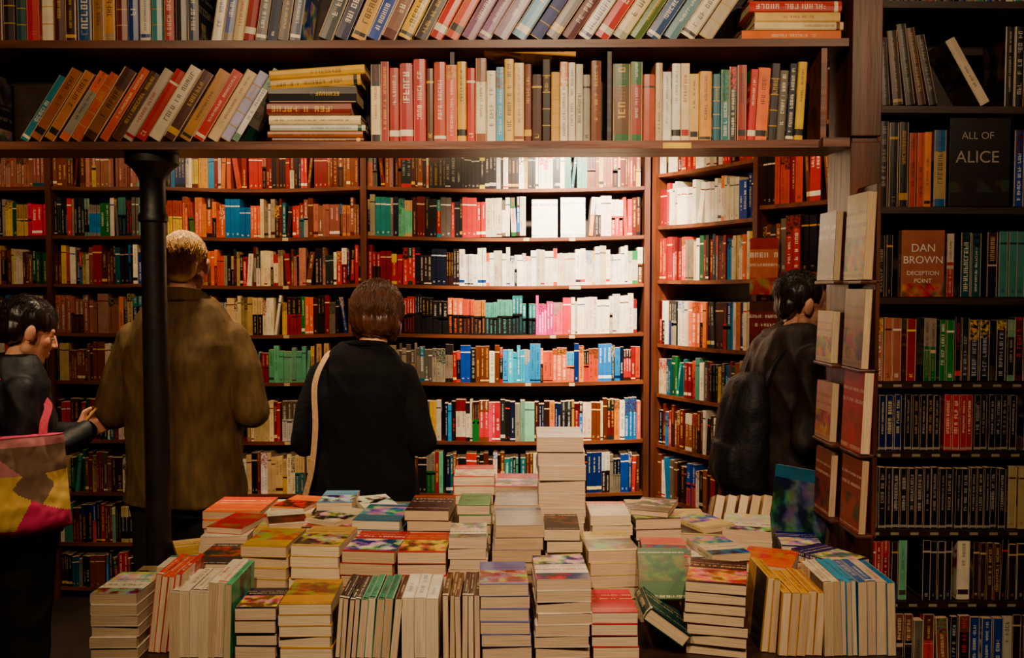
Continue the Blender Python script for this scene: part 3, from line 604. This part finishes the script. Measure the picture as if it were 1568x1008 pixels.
# ------------------------------------------------------------ people
class Blob:
    def __init__(s): s.v = []; s.f = []
    def rings(s, rr):
        base = len(s.v); n = len(rr[0])
        for r in rr: s.v += [tuple(p) for p in r]
        for k in range(len(rr)-1):
            for j in range(n):
                a = base+k*n+j; b = base+k*n+(j+1) % n
                s.f.append((a, b, b+n, a+n))
        s.f.append(tuple(base+j for j in reversed(range(n)))); s.f.append(tuple(base+(len(rr)-1)*n+j for j in range(n)))
    def ell(s, c, r, M=Matrix(), n=18, m=12):
        rr = []
        for k in range(m+1):
            a = -math.pi/2+.08+(math.pi-.16)*k/m
            rr.append([M @ Vector((c[0]+r[0]*math.cos(a)*math.cos(t), c[1]+r[1]*math.cos(a)*math.sin(t), c[2]+r[2]*math.sin(a))) for t in [j*2*math.pi/n for j in range(n)]])
        s.rings(rr)
    def cap(s, p0, r0, p1, r1, M=Matrix(), n=14):
        p0, p1 = Vector(p0), Vector(p1); d = (p1-p0).normalized(); u = d.orthogonal().normalized(); v = d.cross(u); rr = []
        for (p, r, lo, hi) in ((p0, r0, -80, 0), (p1, r1, 0, 80)):
            for k in range(5):
                a = rad(lo+(hi-lo)*k/4); c = p+d*(r*math.sin(a)); q = r*math.cos(a)
                rr.append([M @ (c+u*(q*math.cos(t))+v*(q*math.sin(t))) for t in [j*2*math.pi/n for j in range(n)]])
        s.rings(rr)
    def chain(s, pts, M=Matrix()):
        for (p0, r0), (p1, r1) in zip(pts, pts[1:]): s.cap(p0, r0, p1, r1, M)
    def loft(s, rg, M=Matrix(), n=36, e=2.4):
        rr = []
        for (x, y, z, rx, ry) in rg:
            q = []
            for j in range(n):
                t = j*2*math.pi/n; c, d = math.cos(t), math.sin(t)
                q.append(M @ Vector((x+rx*math.copysign(abs(c)**(2/e), c), y+ry*math.copysign(abs(d)**(2/e), d), z)))
            rr.append(q)
        s.rings(rr)
    def make(s, name, mat, parent, vox=.008, sm=4, disp=None):
        me = bpy.data.meshes.new(name+'_src'); me.from_pydata(s.v, [], s.f)
        o = bpy.data.objects.new(name+'_src', me); COL.objects.link(o)
        m = o.modifiers.new('r', 'REMESH'); m.mode = 'VOXEL'; m.voxel_size = vox
        if sm: q = o.modifiers.new('s', 'SMOOTH'); q.factor = .5; q.iterations = sm
        dg = bpy.context.evaluated_depsgraph_get(); me2 = bpy.data.meshes.new_from_object(o.evaluated_get(dg))
        bpy.data.objects.remove(o); me2.name = name
        if disp:
            nm = [v.normal.copy() for v in me2.vertices]
            for v, n_ in zip(me2.vertices, nm): v.co += n_*disp(v.co, n_)
        me2.materials.clear(); me2.materials.append(mat)
        me2.polygons.foreach_set('use_smooth', [True]*len(me2.polygons)); me2.update()
        o = bpy.data.objects.new(name, me2); link(o, parent); return o
def folds(amp=.012, f=5., zf=2., amp2=.004):
    def d(p, n):
        a = noise.noise(Vector((p.x*f+p.z*1.5, p.y*f, p.z*zf))); b = noise.noise(Vector((p.x*f*3+5, p.y*f*3-p.z*6, p.z*zf*4)))
        c = 1-abs(noise.noise(Vector((p.x*9+p.z*5, p.y*9, p.z*4+7))))*2
        return amp*a+amp2*b+amp2*1.6*c
    return d
def hand(b, wr, d, nrm, side, curl=45, sc=1.0):
    wr, d, nrm = Vector(wr), Vector(d).normalized(), Vector(nrm).normalized(); nrm = (nrm-d*nrm.dot(d)).normalized(); s = d.cross(nrm)*side
    for i, (off, ln) in enumerate(((.027, .068), (.009, .076), (-.009, .071), (-.026, .056))):
        k = wr+d*(.085-.004*abs(i-1))*sc+s*off*sc
        b.cap(wr+s*off*.55*sc, .015*sc, k, .0115*sc)
        p = k; a = 0; r = .0095*sc
        for seg, fr_ in enumerate((.45, .3, .25)):
            a += rad(curl*(.7, 1, .7)[seg]); q = p+(d*math.cos(a)+nrm*math.sin(a))*ln*fr_*sc
            b.cap(p, r, q, r*.88, n=10); p = q; r *= .88
    p = wr+s*.02*sc+d*.02*sc; q = p+(d*.7+s*.8+nrm*.3).normalized()*.045*sc; w = q+(d*.9+s*.1+nrm*.5).normalized()*.03*sc
    b.cap(p, .014*sc, q, .011*sc); b.cap(q, .011*sc, w, .0085*sc)
def headM(c, turn=0, pitch=0, roll=0): return Matrix.Translation(c) @ Matrix.Rotation(rad(turn), 4, 'Z') @ Matrix.Rotation(rad(pitch), 4, 'X') @ Matrix.Rotation(rad(roll), 4, 'Y')
def head(b, M, s=1.0):
    b.ell((0, -.012, .03), (.074*s, .092*s, .083*s), M); b.ell((0, .028, -.03), (.058*s, .058*s, .08*s), M)
    b.ell((0, .052, -.092), (.028, .026, .02), M); b.cap((-.05, 0, -.06), .022, (-.02, .052, -.09), .02, M); b.cap((.05, 0, -.06), .022, (.02, .052, -.09), .02, M)
    b.cap((0, .082, .004), .006, (0, .097, -.030), .009, M); b.cap((-.009, .086, -.034), .007, (.009, .086, -.034), .007, M)
    b.cap((-.04, .064, .02), .009, (-.012, .071, .018), .008, M); b.cap((.04, .064, .02), .009, (.012, .071, .018), .008, M)
    b.cap((-.018, .077, -.06), .006, (.018, .077, -.06), .006, M); b.cap((-.015, .077, -.07), .007, (.015, .077, -.07), .007, M)
    b.ell((-.034, .044, -.024), (.026, .027, .028), M); b.ell((.034, .044, -.024), (.026, .027, .028), M)
    for sx in (-1, 1):
        b.ell((sx*.083*s, -.010, -.006), (.009, .018, .031), M); b.ell((sx*.075*s, .000, -.02), (.010, .011, .018), M); b.ell((sx*.03, .064, .004), (.016, .013, .009), M)
EYEW = surf('eye_white', (215, 205, 192), (225, 216, 204), bump=0, rough=.2); IRIS = surf('iris', (50, 32, 20), (70, 46, 28), bump=0, rough=.2)
def face_parts(M, parent):
    for sx in (-1, 1):
        b = Blob(); b.ell((sx*.03, .0655, -.004), (.0115, .012, .0085), M); b.make('eye', EYEW, parent, .002, 1)
        b = Blob(); b.ell((sx*.03, .0745, -.005), (.0055, .0042, .0052), M); b.make('iris', IRIS, parent, .001, 1)
def strands(name, M, c, r, mat, parent, n=900, th0=(0, 1.5), ln=.8, seed=1, skip=lambda ph, th: False, wid=.0016, tilt=(0, -.25)):
    rn = random.Random(seed); v = []; f = []
    T = Matrix.Rotation(tilt[1], 3, 'X')
    for _ in range(n):
        ph = rn.uniform(0, 2*math.pi); t0 = rn.uniform(*th0); sw = rn.uniform(-.25, .25); lift = rn.uniform(.985, 1.03); L = ln*rn.uniform(.7, 1.1); pts = []
        if skip(ph, t0+L*.8): continue
        for k in range(9):
            th = t0+L*k/8; q = ph+sw*k/8
            d = Vector((math.sin(th)*math.cos(q), math.sin(th)*math.sin(q), math.cos(th)))
            dd = T @ d
            lf = lift*(1+.012*math.sin(k*1.3+ph*9))
            pts.append(M @ Vector((c[0]+r[0]*dd.x*lf, c[1]+r[1]*dd.y*lf, c[2]+r[2]*dd.z*lf)))
        for k, p in enumerate(pts):
            w = wid*(1-.75*(k/8)); t = (pts[min(8, k+1)]-pts[max(0, k-1)]).normalized(); a = t.orthogonal().normalized(); b = t.cross(a)
            b0 = len(v)
            for j in range(3): an = j*2.094; v.append(tuple(p+a*(w*math.cos(an))+b*(w*math.sin(an))))
            if k:
                for j in range(3): f.append((b0-3+j, b0-3+(j+1) % 3, b0+(j+1) % 3, b0+j))
    me = bpy.data.meshes.new(name); me.from_pydata(v, [], f); me.materials.append(mat)
    me.polygons.foreach_set('use_smooth', [True]*len(f)); o = bpy.data.objects.new(name, me); link(o, parent); return o
def ribbon(name, pts, wdir, width, th, mat, parent):
    B = MB(); pts = [Vector(p) for p in pts]
    q = []
    for i in range(len(pts)-1):
        p0, p1, p2, p3 = pts[max(0, i-1)], pts[i], pts[i+1], pts[min(len(pts)-1, i+2)]
        for k in range(6):
            t = k/6; q.append(.5*((2*p1)+(p2-p0)*t+(2*p0-5*p1+4*p2-p3)*t*t+(3*p1-p0-3*p2+p3)*t**3))
    q.append(pts[-1]); wd = Vector(wdir).normalized()*width/2; L = []
    for i, p in enumerate(q):
        tg = (q[min(len(q)-1, i+1)]-q[max(0, i-1)]).normalized(); nn = tg.cross(wd).normalized()*th/2
        L.append([p-wd-nn, p+wd-nn, p+wd+nn, p-wd+nn])
    for a, b in zip(L, L[1:]):
        for j in range(4): B.quad([a[j], a[(j+1) % 4], b[(j+1) % 4], b[j]], (1, 1, 1))
    return B.build(name, [mat], parent)
def under(b, H, arms, nk):
    """continuous body under clothes: torso, legs, arms, neck"""
    b.loft([(0, 0, .47*H, .12, .09), (0, 0, .53*H, .15, .1), (0, 0, .6*H, .125, .085), (0, 0, .7*H, .15, .1), (0, 0, .78*H, .15, .09), (0, 0, .82*H, .09, .06), (0, 0, .845*H, .052, .052)])
    for sx in (-1, 1):
        b.chain([((sx*.085, 0, .5*H), .078), ((sx*.09, .01, .28*H), .052), ((sx*.095, -.01, .06*H), .036)]); b.cap((sx*.095, -.02, .03*H), .034, (sx*.1, .11, .02), .024)
    for a in arms:
        b.chain([(a[0], .04), (a[1], .034), (a[2], .024)])
    b.cap((0, -.01, .82*H), .056, nk, .05)
SHOE = surf('shoe_leather', (20, 14, 12), (34, 24, 20), bump=.1, rough=.4)
def shoes(parent):
    for sx in (-1, 1):
        b = Blob(); b.loft([(sx*.1, .045, .004, .045, .14), (sx*.1, .045, .03, .047, .142), (sx*.1, .03, .06, .042, .115), (sx*.098, -.02, .1, .045, .055)]); b.make('shoe', SHOE, parent, .006, 2)
def trousers(H, mat, parent, r=1.0):
    b = Blob(); b.loft([(0, 0, .44*H, .165*r, .115*r), (0, 0, .5*H, .175*r, .125*r), (0, 0, .58*H, .16*r, .115*r)])
    for sx in (-1, 1): b.chain([((sx*.09, 0, .48*H), .1*r), ((sx*.095, .01, .28*H), .075*r), ((sx*.098, -.005, .06*H), .065*r)])
    return b.make('trousers', mat, parent, .012, 4, folds(.01, 6, 3))
def shoulders(rz, w, top, neck):
    """sloped shoulder rings: rz = z of shoulder joint, w = half width, top = z neck base, neck = neck radius"""
    return [(0, -.008*(1-t), rz+(top-rz)*(1-(1-t)**1.7), w*(1-t)**.75+neck*(1-(1-t)**.75), .118*(1-t)+neck*t) for t in (0, .3, .55, .78, 1)]

# --- tall man in olive coat
P1 = empty('man_in_olive_coat', Matrix.Translation((-1.215, 3.38, 0)) @ Matrix.Rotation(rad(2), 4, 'Z'))
H = 1.85; COAT = surf('olive_corduroy', (62, 44, 19), (86, 64, 30), (40, 40, 12), .8, .25, spec=.2); TRS = surf('dark_trousers', (16, 14, 13), (24, 20, 18), (30, 30, 30), .85, .2, spec=.2)
arms = [((sx*.182, 0, 1.462), (sx*.248, -.03, 1.2), (sx*.09, .2, 1.23)) for sx in (-1, 1)]
hm = headM((.005, .02, 1.735), 0, -8); b = Blob(); under(b, H, arms, (0, .0, 1.66)); head(b, hm)
for sx in (-1, 1): hand(b, (sx*.09, .2, 1.23), (-sx*.5, .6, .2), (-sx*.6, -.1, .8), -sx, 30)
b.make('body', SKIN, P1, .0055, 2); face_parts(hm, P1)
b = Blob(); b.loft([(0, 0, .86, .215, .155), (0, 0, .98, .205, .15), (0, 0, 1.13, .195, .14), (0, -.005, 1.28, .205, .145), (0, -.01, 1.38, .208, .14), (0, -.01, 1.44, .205, .13)]+shoulders(1.475, .198, 1.625, .07))
for s_, e_, w__ in arms: b.chain([(s_, .062), (((s_[0]+e_[0])/2, -.02, 1.34), .062), (e_, .058), (w__, .042)])
f1 = folds(.016, 5, 2.2, .006)
def coatd(p, n):
    d = f1(p, n)
    if n.y < -.3 and p.z < 1.55: d -= .009*math.exp(-(p.x/.007)**2)
    if n.y < -.2: d += .006*math.sin(14*(p.z+abs(p.x)*1.7))*min(1, max(0, (1.5-p.z)*2))
    return d
b.make('coat', COAT, P1, .007, 4, coatd)
b = Blob(); N = 14
for k in range(N):
    a0, a1_ = 2*math.pi*k/N, 2*math.pi*(k+1)/N; g = lambda a: (.078*math.cos(a), -.004+.078*math.sin(a), 1.62-.02*math.sin(a))
    if math.sin((a0+a1_)/2) < .75: b.cap(g(a0), .015, g(a1_), .015, n=10); b.cap((g(a0)[0]*1.12, g(a0)[1]*1.12, g(a0)[2]-.024), .014, (g(a1_)[0]*1.12, g(a1_)[1]*1.12, g(a1_)[2]-.024), .014, n=10)
b.make('coat_collar', COAT, P1, .005, 3)
trousers(H, TRS, P1, 1.1); shoes(P1)
BLOND = surf('blond_hair', (176, 124, 62), (226, 178, 104), (60, 60, 10), .4, .3)
b = Blob(); b.ell((0, -.022, .036), (.078, .090, .084), hm); b.ell((0, -.060, -.014), (.062, .040, .062), hm)
hd_ = lambda p, n: .004*noise.noise(Vector((p.x*60, p.y*60, p.z*12)))+.003*noise.noise(Vector((p.x*25, p.y*25, p.z*8)))
b.make('hair', BLOND, P1, .005, 2, hd_)
sk = lambda ph, th: (math.sin(ph) > .2 and th > 1.0) or (abs(math.cos(ph)) > .8 and th > 1.75) or th > 2.7
strands('hair_strands', hm, (0, -.022, .032), (.080, .094, .089), BLOND, P1, 3000, (0, 2.3), .45, skip=sk, seed=3, wid=.0014)

# --- woman with auburn bob
P2 = empty('woman_in_black_jacket', Matrix.Translation((-.555, 3.42, 0)))
H = 1.66; JK = surf('black_wool', (7, 6, 9), (12, 11, 14), (50, 50, 50), .95, .3, spec=.12)
arms = [((sx*.155, 0, 1.325), (sx*.215, -.03, 1.08), (sx*.08, .19, 1.11)) for sx in (-1, 1)]
hm = headM((.045, .035, 1.548), 4, -14, 3); b = Blob(); under(b, H, arms, (.04, .01, 1.46)); head(b, hm, .96)
for sx in (-1, 1): hand(b, (sx*.08, .19, 1.11), (-sx*.5, .6, .2), (-sx*.6, -.1, .8), -sx, 30, .9)
b.make('body', SKIN, P2, .0055, 2); face_parts(hm, P2)
b = Blob(); b.loft([(0, 0, .78, .205, .145), (0, 0, .93, .195, .145), (0, 0, 1.06, .172, .13), (0, -.005, 1.18, .178, .135), (0, -.01, 1.26, .18, .13), (0, -.01, 1.31, .177, .12)]+shoulders(1.34, .168, 1.445, .06))
for s_, e_, w__ in arms: b.chain([(s_, .054), (((s_[0]+e_[0])/2, -.02, 1.2), .056), (e_, .052), (w__, .036)])
b.make('jacket', JK, P2, .007, 4, folds(.009, 6, 2.5, .005))
b = Blob()
for k in range(N):
    a0, a1_ = 2*math.pi*k/N, 2*math.pi*(k+1)/N; g = lambda a: (.01+.07*math.cos(a), .07*math.sin(a), 1.435-.012*math.sin(a))
    b.cap(g(a0), .013, g(a1_), .013, n=10)
b.make('jacket_collar', JK, P2, .005, 3)
trousers(H, TRS, P2, 1.0); shoes(P2)
AUB = surf('auburn_hair', (42, 20, 11), (88, 46, 23), (60, 60, 8), .36, .3)
b = Blob(); b.ell((0, -.018, .03), (.094, .102, .094), hm); b.ell((0, -.045, -.03), (.094, .072, .07), hm); b.ell((-.06, -.0, -.04), (.036, .05, .06), hm); b.ell((.06, -.0, -.04), (.036, .05, .06), hm)
b.make('hair', AUB, P2, .005, 3, lambda p, n: .006*noise.noise(Vector((p.x*45, p.y*45, p.z*7)))+.003*noise.noise(Vector((p.x*110, p.y*110, p.z*10))))
sk = lambda ph, th: (math.sin(ph) > .45 and th > 1.1) or th > 2.5
strands('hair_strands', hm, (0, -.024, .018), (.101, .105, .112), AUB, P2, 2600, (0, 1.8), .75, skip=sk, seed=5, wid=.0017)
CANV = surf('canvas', (150, 116, 78), (176, 140, 98), (90, 90, 90), .9, .3)
ribbon('bag_strap', [(-.10, .05, 1.385), (-.112, -.02, 1.415), (-.13, -.095, 1.385), (-.155, -.14, 1.3), (-.15, -.158, 1.15), (-.165, -.158, 1.0), (-.19, -.15, .9), (-.2, -.14, .82)], (1, .25, 0), .02, .004, CANV, P2)
b = Blob(); b.loft([(-.215, -.155, .52, .10, .03), (-.215, -.155, .56, .13, .042), (-.21, -.155, .7, .125, .045), (-.205, -.155, .84, .1, .022)]); b.make('tote_bag', CANV, P2, .008, 3, folds(.008, 8, 4))

# --- young woman on the left with patchwork bag
P3 = empty('woman_with_patchwork_bag', Matrix.Translation((-1.775, 3.25, -.012)) @ Matrix.Rotation(rad(-54), 4, 'Z'))
H = 1.63; JK2 = surf('navy_jacket', (11, 12, 19), (17, 18, 26), (30, 30, 30), .6, .3, spec=.3)
arms = [((.15, 0, 1.305), (.19, -.01, 1.065), (.095, .215, 1.14)), ((-.15, 0, 1.305), (-.19, .02, 1.07), (-.05, .215, 1.13))]
hm = headM((0, .055, 1.505), 0, -18); b = Blob(); under(b, H, arms, (0, .03, 1.43)); head(b, hm, .96)
hand(b, (.095, .215, 1.14), (-.1, .9, .35), (-.9, .0, .2), 1, 38, .92); hand(b, (-.05, .215, 1.13), (.1, .9, .35), (.8, 0, .3), -1, 38, .92)
b.make('body', SKIN, P3, .0045, 3); face_parts(hm, P3)
b = Blob(); b.loft([(0, 0, .8, .185, .135), (0, 0, .93, .18, .135), (0, 0, 1.05, .16, .12), (0, 0, 1.18, .168, .13), (0, -.01, 1.25, .17, .122), (0, -.01, 1.29, .168, .115)]+shoulders(1.315, .16, 1.425, .058))
for s_, e_, w__ in arms: b.chain([(s_, .053), (((s_[0]+e_[0])/2, 0, 1.19), .053), (e_, .05), (w__, .034)])
b.make('jacket', JK2, P3, .007, 3, folds(.01, 7, 3, .005))
trousers(H, TRS, P3); shoes(P3)
DKH = surf('dark_brown_hair', (20, 11, 8), (40, 23, 15), (60, 60, 8), .35, .3)
b = Blob(); b.ell((0, -.020, .043), (.082, .099, .082), hm); b.ell((0, -.055, -.004), (.076, .052, .062), hm); b.ell((0, -.145, .0), (.038, .036, .038), hm)
b.make('hair', DKH, P3, .0045, 2, hd_)
sk = lambda ph, th: (math.sin(ph) > -.05 and th > 1.05) or (abs(math.cos(ph)) > .7 and th > 1.5) or th > 2.2
strands('hair_strands', hm, (0, -.022, .039), (.084, .101, .085), DKH, P3, 1700, (0, 1.6), .5, skip=sk, seed=8, wid=.0014)
PINK = surf('pink_webbing', (150, 18, 48), (178, 28, 64), (90, 90, 90), .8, .2)
ribbon('bag_strap', [(.10, .065, 1.29), (.105, .04, 1.365), (.11, -.02, 1.385), (.145, -.09, 1.32), (.2, -.1, 1.22), (.245, -.08, 1.15)], (.2, 1, 0), .026, .005, PINK, P3)
ribbon('bag_strap', [(.10, .065, 1.29), (.15, .085, 1.25), (.215, .06, 1.2), (.25, .05, 1.15)], (.2, 1, 0), .026, .005, PINK, P3)
B = MB(); n = 64
cpk, cye, cta, cli = lin((214, 34, 96)), lin((224, 180, 76)), lin((120, 88, 66)), lin((200, 120, 122))
def patt(u, v):
    if v > .9: return cli
    if v > .62: return cta if abs(u-.5) < (v-.62)*1.3 else (cli if u < .5 else cta)
    if v+.5*(u-.5) > .42: return cye if (u < .34 or abs(u-.62)+abs(v-.5)*.8 > .22) else cta
    if v > .1 and abs(u-.3) < .30-(.4-v)*.6: return cye
    return cpk
def bagp(u, v, sgn):
    w = .135+.02*(1-v); x = (u-.5)*2*w; e = (1-abs(2*u-1)**4)*(1-max(0, 1-v*5)**3)*(1-.55*v)
    return Vector((.245+sgn*(.006+.052*e)+.008*noise.noise(Vector((u*5, v*5, sgn)))+.003*noise.noise(Vector((u*14, v*11, sgn))), -.02+x, .845+.32*v-.02*math.sin(u*math.pi)*(1-v)))
for sgn in (-1, 1):
    for i in range(n):
        for j in range(n):
            q = [bagp(i/n, j/n, sgn), bagp((i+1)/n, j/n, sgn), bagp((i+1)/n, (j+1)/n, sgn), bagp(i/n, (j+1)/n, sgn)]
            B.quad(q if sgn > 0 else q[::-1], patt((i+.5)/n, (j+.5)/n))
for i in range(n):
    for j in (0, n): B.quad([bagp(i/n, j/n, -1), bagp((i+1)/n, j/n, -1), bagp((i+1)/n, j/n, 1), bagp(i/n, j/n, 1)], cpk)
    for k in (0, n): B.quad([bagp(k/n, i/n, -1), bagp(k/n, (i+1)/n, -1), bagp(k/n, (i+1)/n, 1), bagp(k/n, i/n, 1)], cta)
B.build('patchwork_bag', [CLOTHP], P3, smooth=True)
# open book she holds
B = MB(); MW = P3.matrix_world @ Matrix.Translation((.05, .335, 1.20)) @ Matrix.Rotation(rad(-40), 4, 'Z') @ Matrix.Rotation(rad(48), 4, 'X')
for sgn in (-1, 1):
    Mx = MW @ Matrix.Rotation(rad(-sgn*16), 4, 'Y')
    x0, x1 = (0, .12) if sgn > 0 else (-.12, 0)
    B.box(Mx, x0, x1, -.09, .09, -.004, -.001, lin((210, 150, 40))); B.box(Mx, x0+(.001 if sgn > 0 else .004), x1-(.004 if sgn > 0 else .001), -.086, .086, -.001, .008, lin((226, 180, 96)), 3)
B.build('open_book', [BOOK])

# --- young man at the right with backpack
P4 = empty('man_with_backpack', Matrix.Translation((1.03, 3.38, 0)) @ Matrix.Rotation(rad(-80), 4, 'Z'))
H = 1.72; JK3 = surf('maroon_black_jacket', (19, 10, 9), (32, 15, 13), (30, 30, 30), .6, .3, spec=.25); BPK = surf('backpack_nylon', (8, 8, 12), (14, 14, 19), (80, 80, 80), .6, .3, spec=.25)
arms = [((.165, .0, 1.385), (.21, -.045, 1.12), (.12, .17, 1.175)), ((-.165, 0, 1.385), (-.21, -.02, 1.13), (-.06, .2, 1.18))]
hm = headM((0, .045, 1.585), -4, -16); b = Blob(); under(b, H, arms, (0, .025, 1.5)); head(b, hm)
hand(b, (.12, .17, 1.175), (-.3, .9, .25), (-.9, .1, .3), 1, 40); hand(b, (-.06, .2, 1.18), (.1, .9, .3), (.8, 0, .3), -1, 40)
b.make('body', SKIN, P4, .005, 2); face_parts(hm, P4)
b = Blob(); b.loft([(0, 0, .84, .19, .14), (0, 0, 1.0, .185, .135), (0, 0, 1.12, .178, .13), (0, -.005, 1.25, .188, .135), (0, -.01, 1.32, .188, .13), (0, -.01, 1.37, .183, .12)]+shoulders(1.395, .175, 1.51, .062))
for s_, e_, w__ in arms: b.chain([(s_, .06), (((s_[0]+e_[0])/2, -.01, 1.26), .06), (e_, .056), (w__, .038)])
b.make('jacket', JK3, P4, .007, 3, folds(.014, 6, 3, .008))
b = Blob(); b.cap((-.09, -.05, 1.475), .024, (.09, -.05, 1.475), .024); b.cap((-.055, -.07, 1.465), .024, (.055, -.07, 1.465), .024); b.make('jacket_hood', JK3, P4, .006, 4)
b = Blob(); b.loft([(0, -.185, .90, .11, .06), (0, -.19, .93, .13, .075), (0, -.19, 1.08, .135, .08), (0, -.18, 1.22, .125, .07), (0, -.165, 1.31, .1, .05), (0, -.155, 1.335, .06, .03)]); b.loft([(0, -.255, .94, .09, .025), (0, -.26, .98, .1, .03), (0, -.255, 1.08, .095, .025)])
b.make('backpack', BPK, P4, .008, 3, folds(.008, 8, 4))
for sx in (-1, 1): ribbon('backpack_strap', [(sx*.1, -.15, 1.30), (sx*.11, -.1, 1.41), (sx*.115, .0, 1.462), (sx*.13, .09, 1.38), (sx*.15, .13, 1.25), (sx*.17, .06, 1.1)], (1, 0, 0), .045, .01, BPK, P4)
trousers(H, TRS, P4); shoes(P4)
b = Blob(); b.ell((0, -.024, .038), (.081, .092, .086), hm); b.ell((0, -.060, -.012), (.064, .042, .06), hm)
b.make('hair', DKH, P4, .005, 2, hd_); sk = lambda ph, th: (math.sin(ph) > .2 and th > 1.0) or (abs(math.cos(ph)) > .8 and th > 1.6) or th > 2.4
strands('hair_strands', hm, (0, -.024, .035), (.083, .096, .09), DKH, P4, 1700, (0, 1.9), .5, skip=sk, seed=9, wid=.0014)

# ------------------------------------------------------------ spot lamps and added fill lights
LAMPM = surf('lamp_housing', (30, 28, 26), (40, 36, 34), bump=0, rough=.4, metal=.6)
def spot(loc, tgt, W, ang, blend=.6, col=(1, .68, .37), r=.05):
    loc, tgt = Vector(loc), Vector(tgt); d = (tgt-loc).normalized(); q = d.to_track_quat('-Z', 'Y')
    e = empty('spotlight_or_fill', Matrix.Translation(loc) @ q.to_matrix().to_4x4())
    lathe('housing', [(0, .16), (.03, .155), (.04, .13), (.045, .05), (.058, .012), (.052, .012), (.04, .05), (0, .055)], (0, 0, 0), LAMPM, parent=e)  # added fills get the same invented housing and stem as the lamps
    B = MB(); up = e.matrix_world.inverted() @ Vector((loc.x, loc.y, ZC)); base = Vector((0, 0, .12)); ax = (up-base)
    u = ax.orthogonal().normalized()*.007; v = ax.cross(u).normalized()*.007
    for a, b_ in ((u, v), (v, -u), (-u, -v), (-v, u)): B.quad([base+a, base+b_, up+b_, up+a], (1, 1, 1))
    B.build('stem', [LAMPM], e)
    l = bpy.data.lights.new('bulb', 'SPOT'); l.energy = W; l.spot_size = rad(ang); l.spot_blend = blend; l.color = col; l.shadow_soft_size = r
    o = bpy.data.objects.new('bulb', l); link(o, e); o.location = (0, 0, -.0)
spot((.36, 3.7, 2.75), (.38, 4.8, 1.84), 960, 66, .95, (1, .80, .55))
spot((-.3, 3.7, 2.8), (-.25, 4.8, 1.4), 58, 110, .8)  # added wide fill for the back shelves, not a known lamp
spot((-1.2, 3.5, 2.9), (-1.22, 3.62, 1.5), 230, 62, .8, (1, .74, .44))
spot((-1.15, 4.0, 2.8), (-1.15, 4.8, 2.0), 62, 80, .8, (1, .62, .3))
spot((-2.1, 3.7, 2.75), (-2.0, 4.8, 1.6), 44, 110, .8)  # added fill to brighten the left bays
spot((.45, 3.5, 2.85), (1.2, 4.25, 1.6), 62, 90, .8)
spot((-.45, .9, 2.85), (-.25, 2.6, .95), 190, 64, .95, (1, .74, .45))
spot((.5, .9, 2.85), (.25, 2.6, .95), 145, 64, .95, (1, .74, .45))
spot((.15, .9, 2.9), (.1, 2.7, 2.25), 150, 66, .95, (1, .74, .45))
spot((-1.1, .9, 2.9), (-1.15, 2.7, 2.25), 62, 70, .9, (1, .70, .40))  # added fill lifting the left end of the overhead shelf
spot((-1.75, 1.3, 2.9), (-1.75, 3.2, 1.05), 85, 44, .9, (1, .72, .44))  # added fill on the left woman and her bag
spot((1.45, .7, 2.85), (1.5, 2.75, 1.45), 78, 84, .8, (1, .68, .39))  # added fill, brightens the dark rows of the right bookcase
spot((-.45, 3.3, 2.9), (-.45, 3.5, 1.5), 80, 55, .7, (1, .72, .42))
spot((1.15, 3.2, 2.95), (1.1, 3.42, 1.5), 28, 60, .8, (1, .72, .42))  # added weak fill above the man with the backpack
w = bpy.data.worlds.new('world'); bpy.context.scene.world = w; w.use_nodes = True
w.node_tree.nodes['Background'].inputs[0].default_value = (.5, .32, .18, 1); w.node_tree.nodes['Background'].inputs[1].default_value = .03

# ------------------------------------------------------------ camera
cd = bpy.data.cameras.new('camera'); cam = bpy.data.objects.new('camera', cd); COL.objects.link(cam)
cd.sensor_width = 36; cd.lens = 36*1430/1600; cd.clip_start = .05
cam.location = (0, 0, 1.65); cam.rotation_euler = (rad(90-2.58), 0, 0); bpy.context.scene.camera = cam
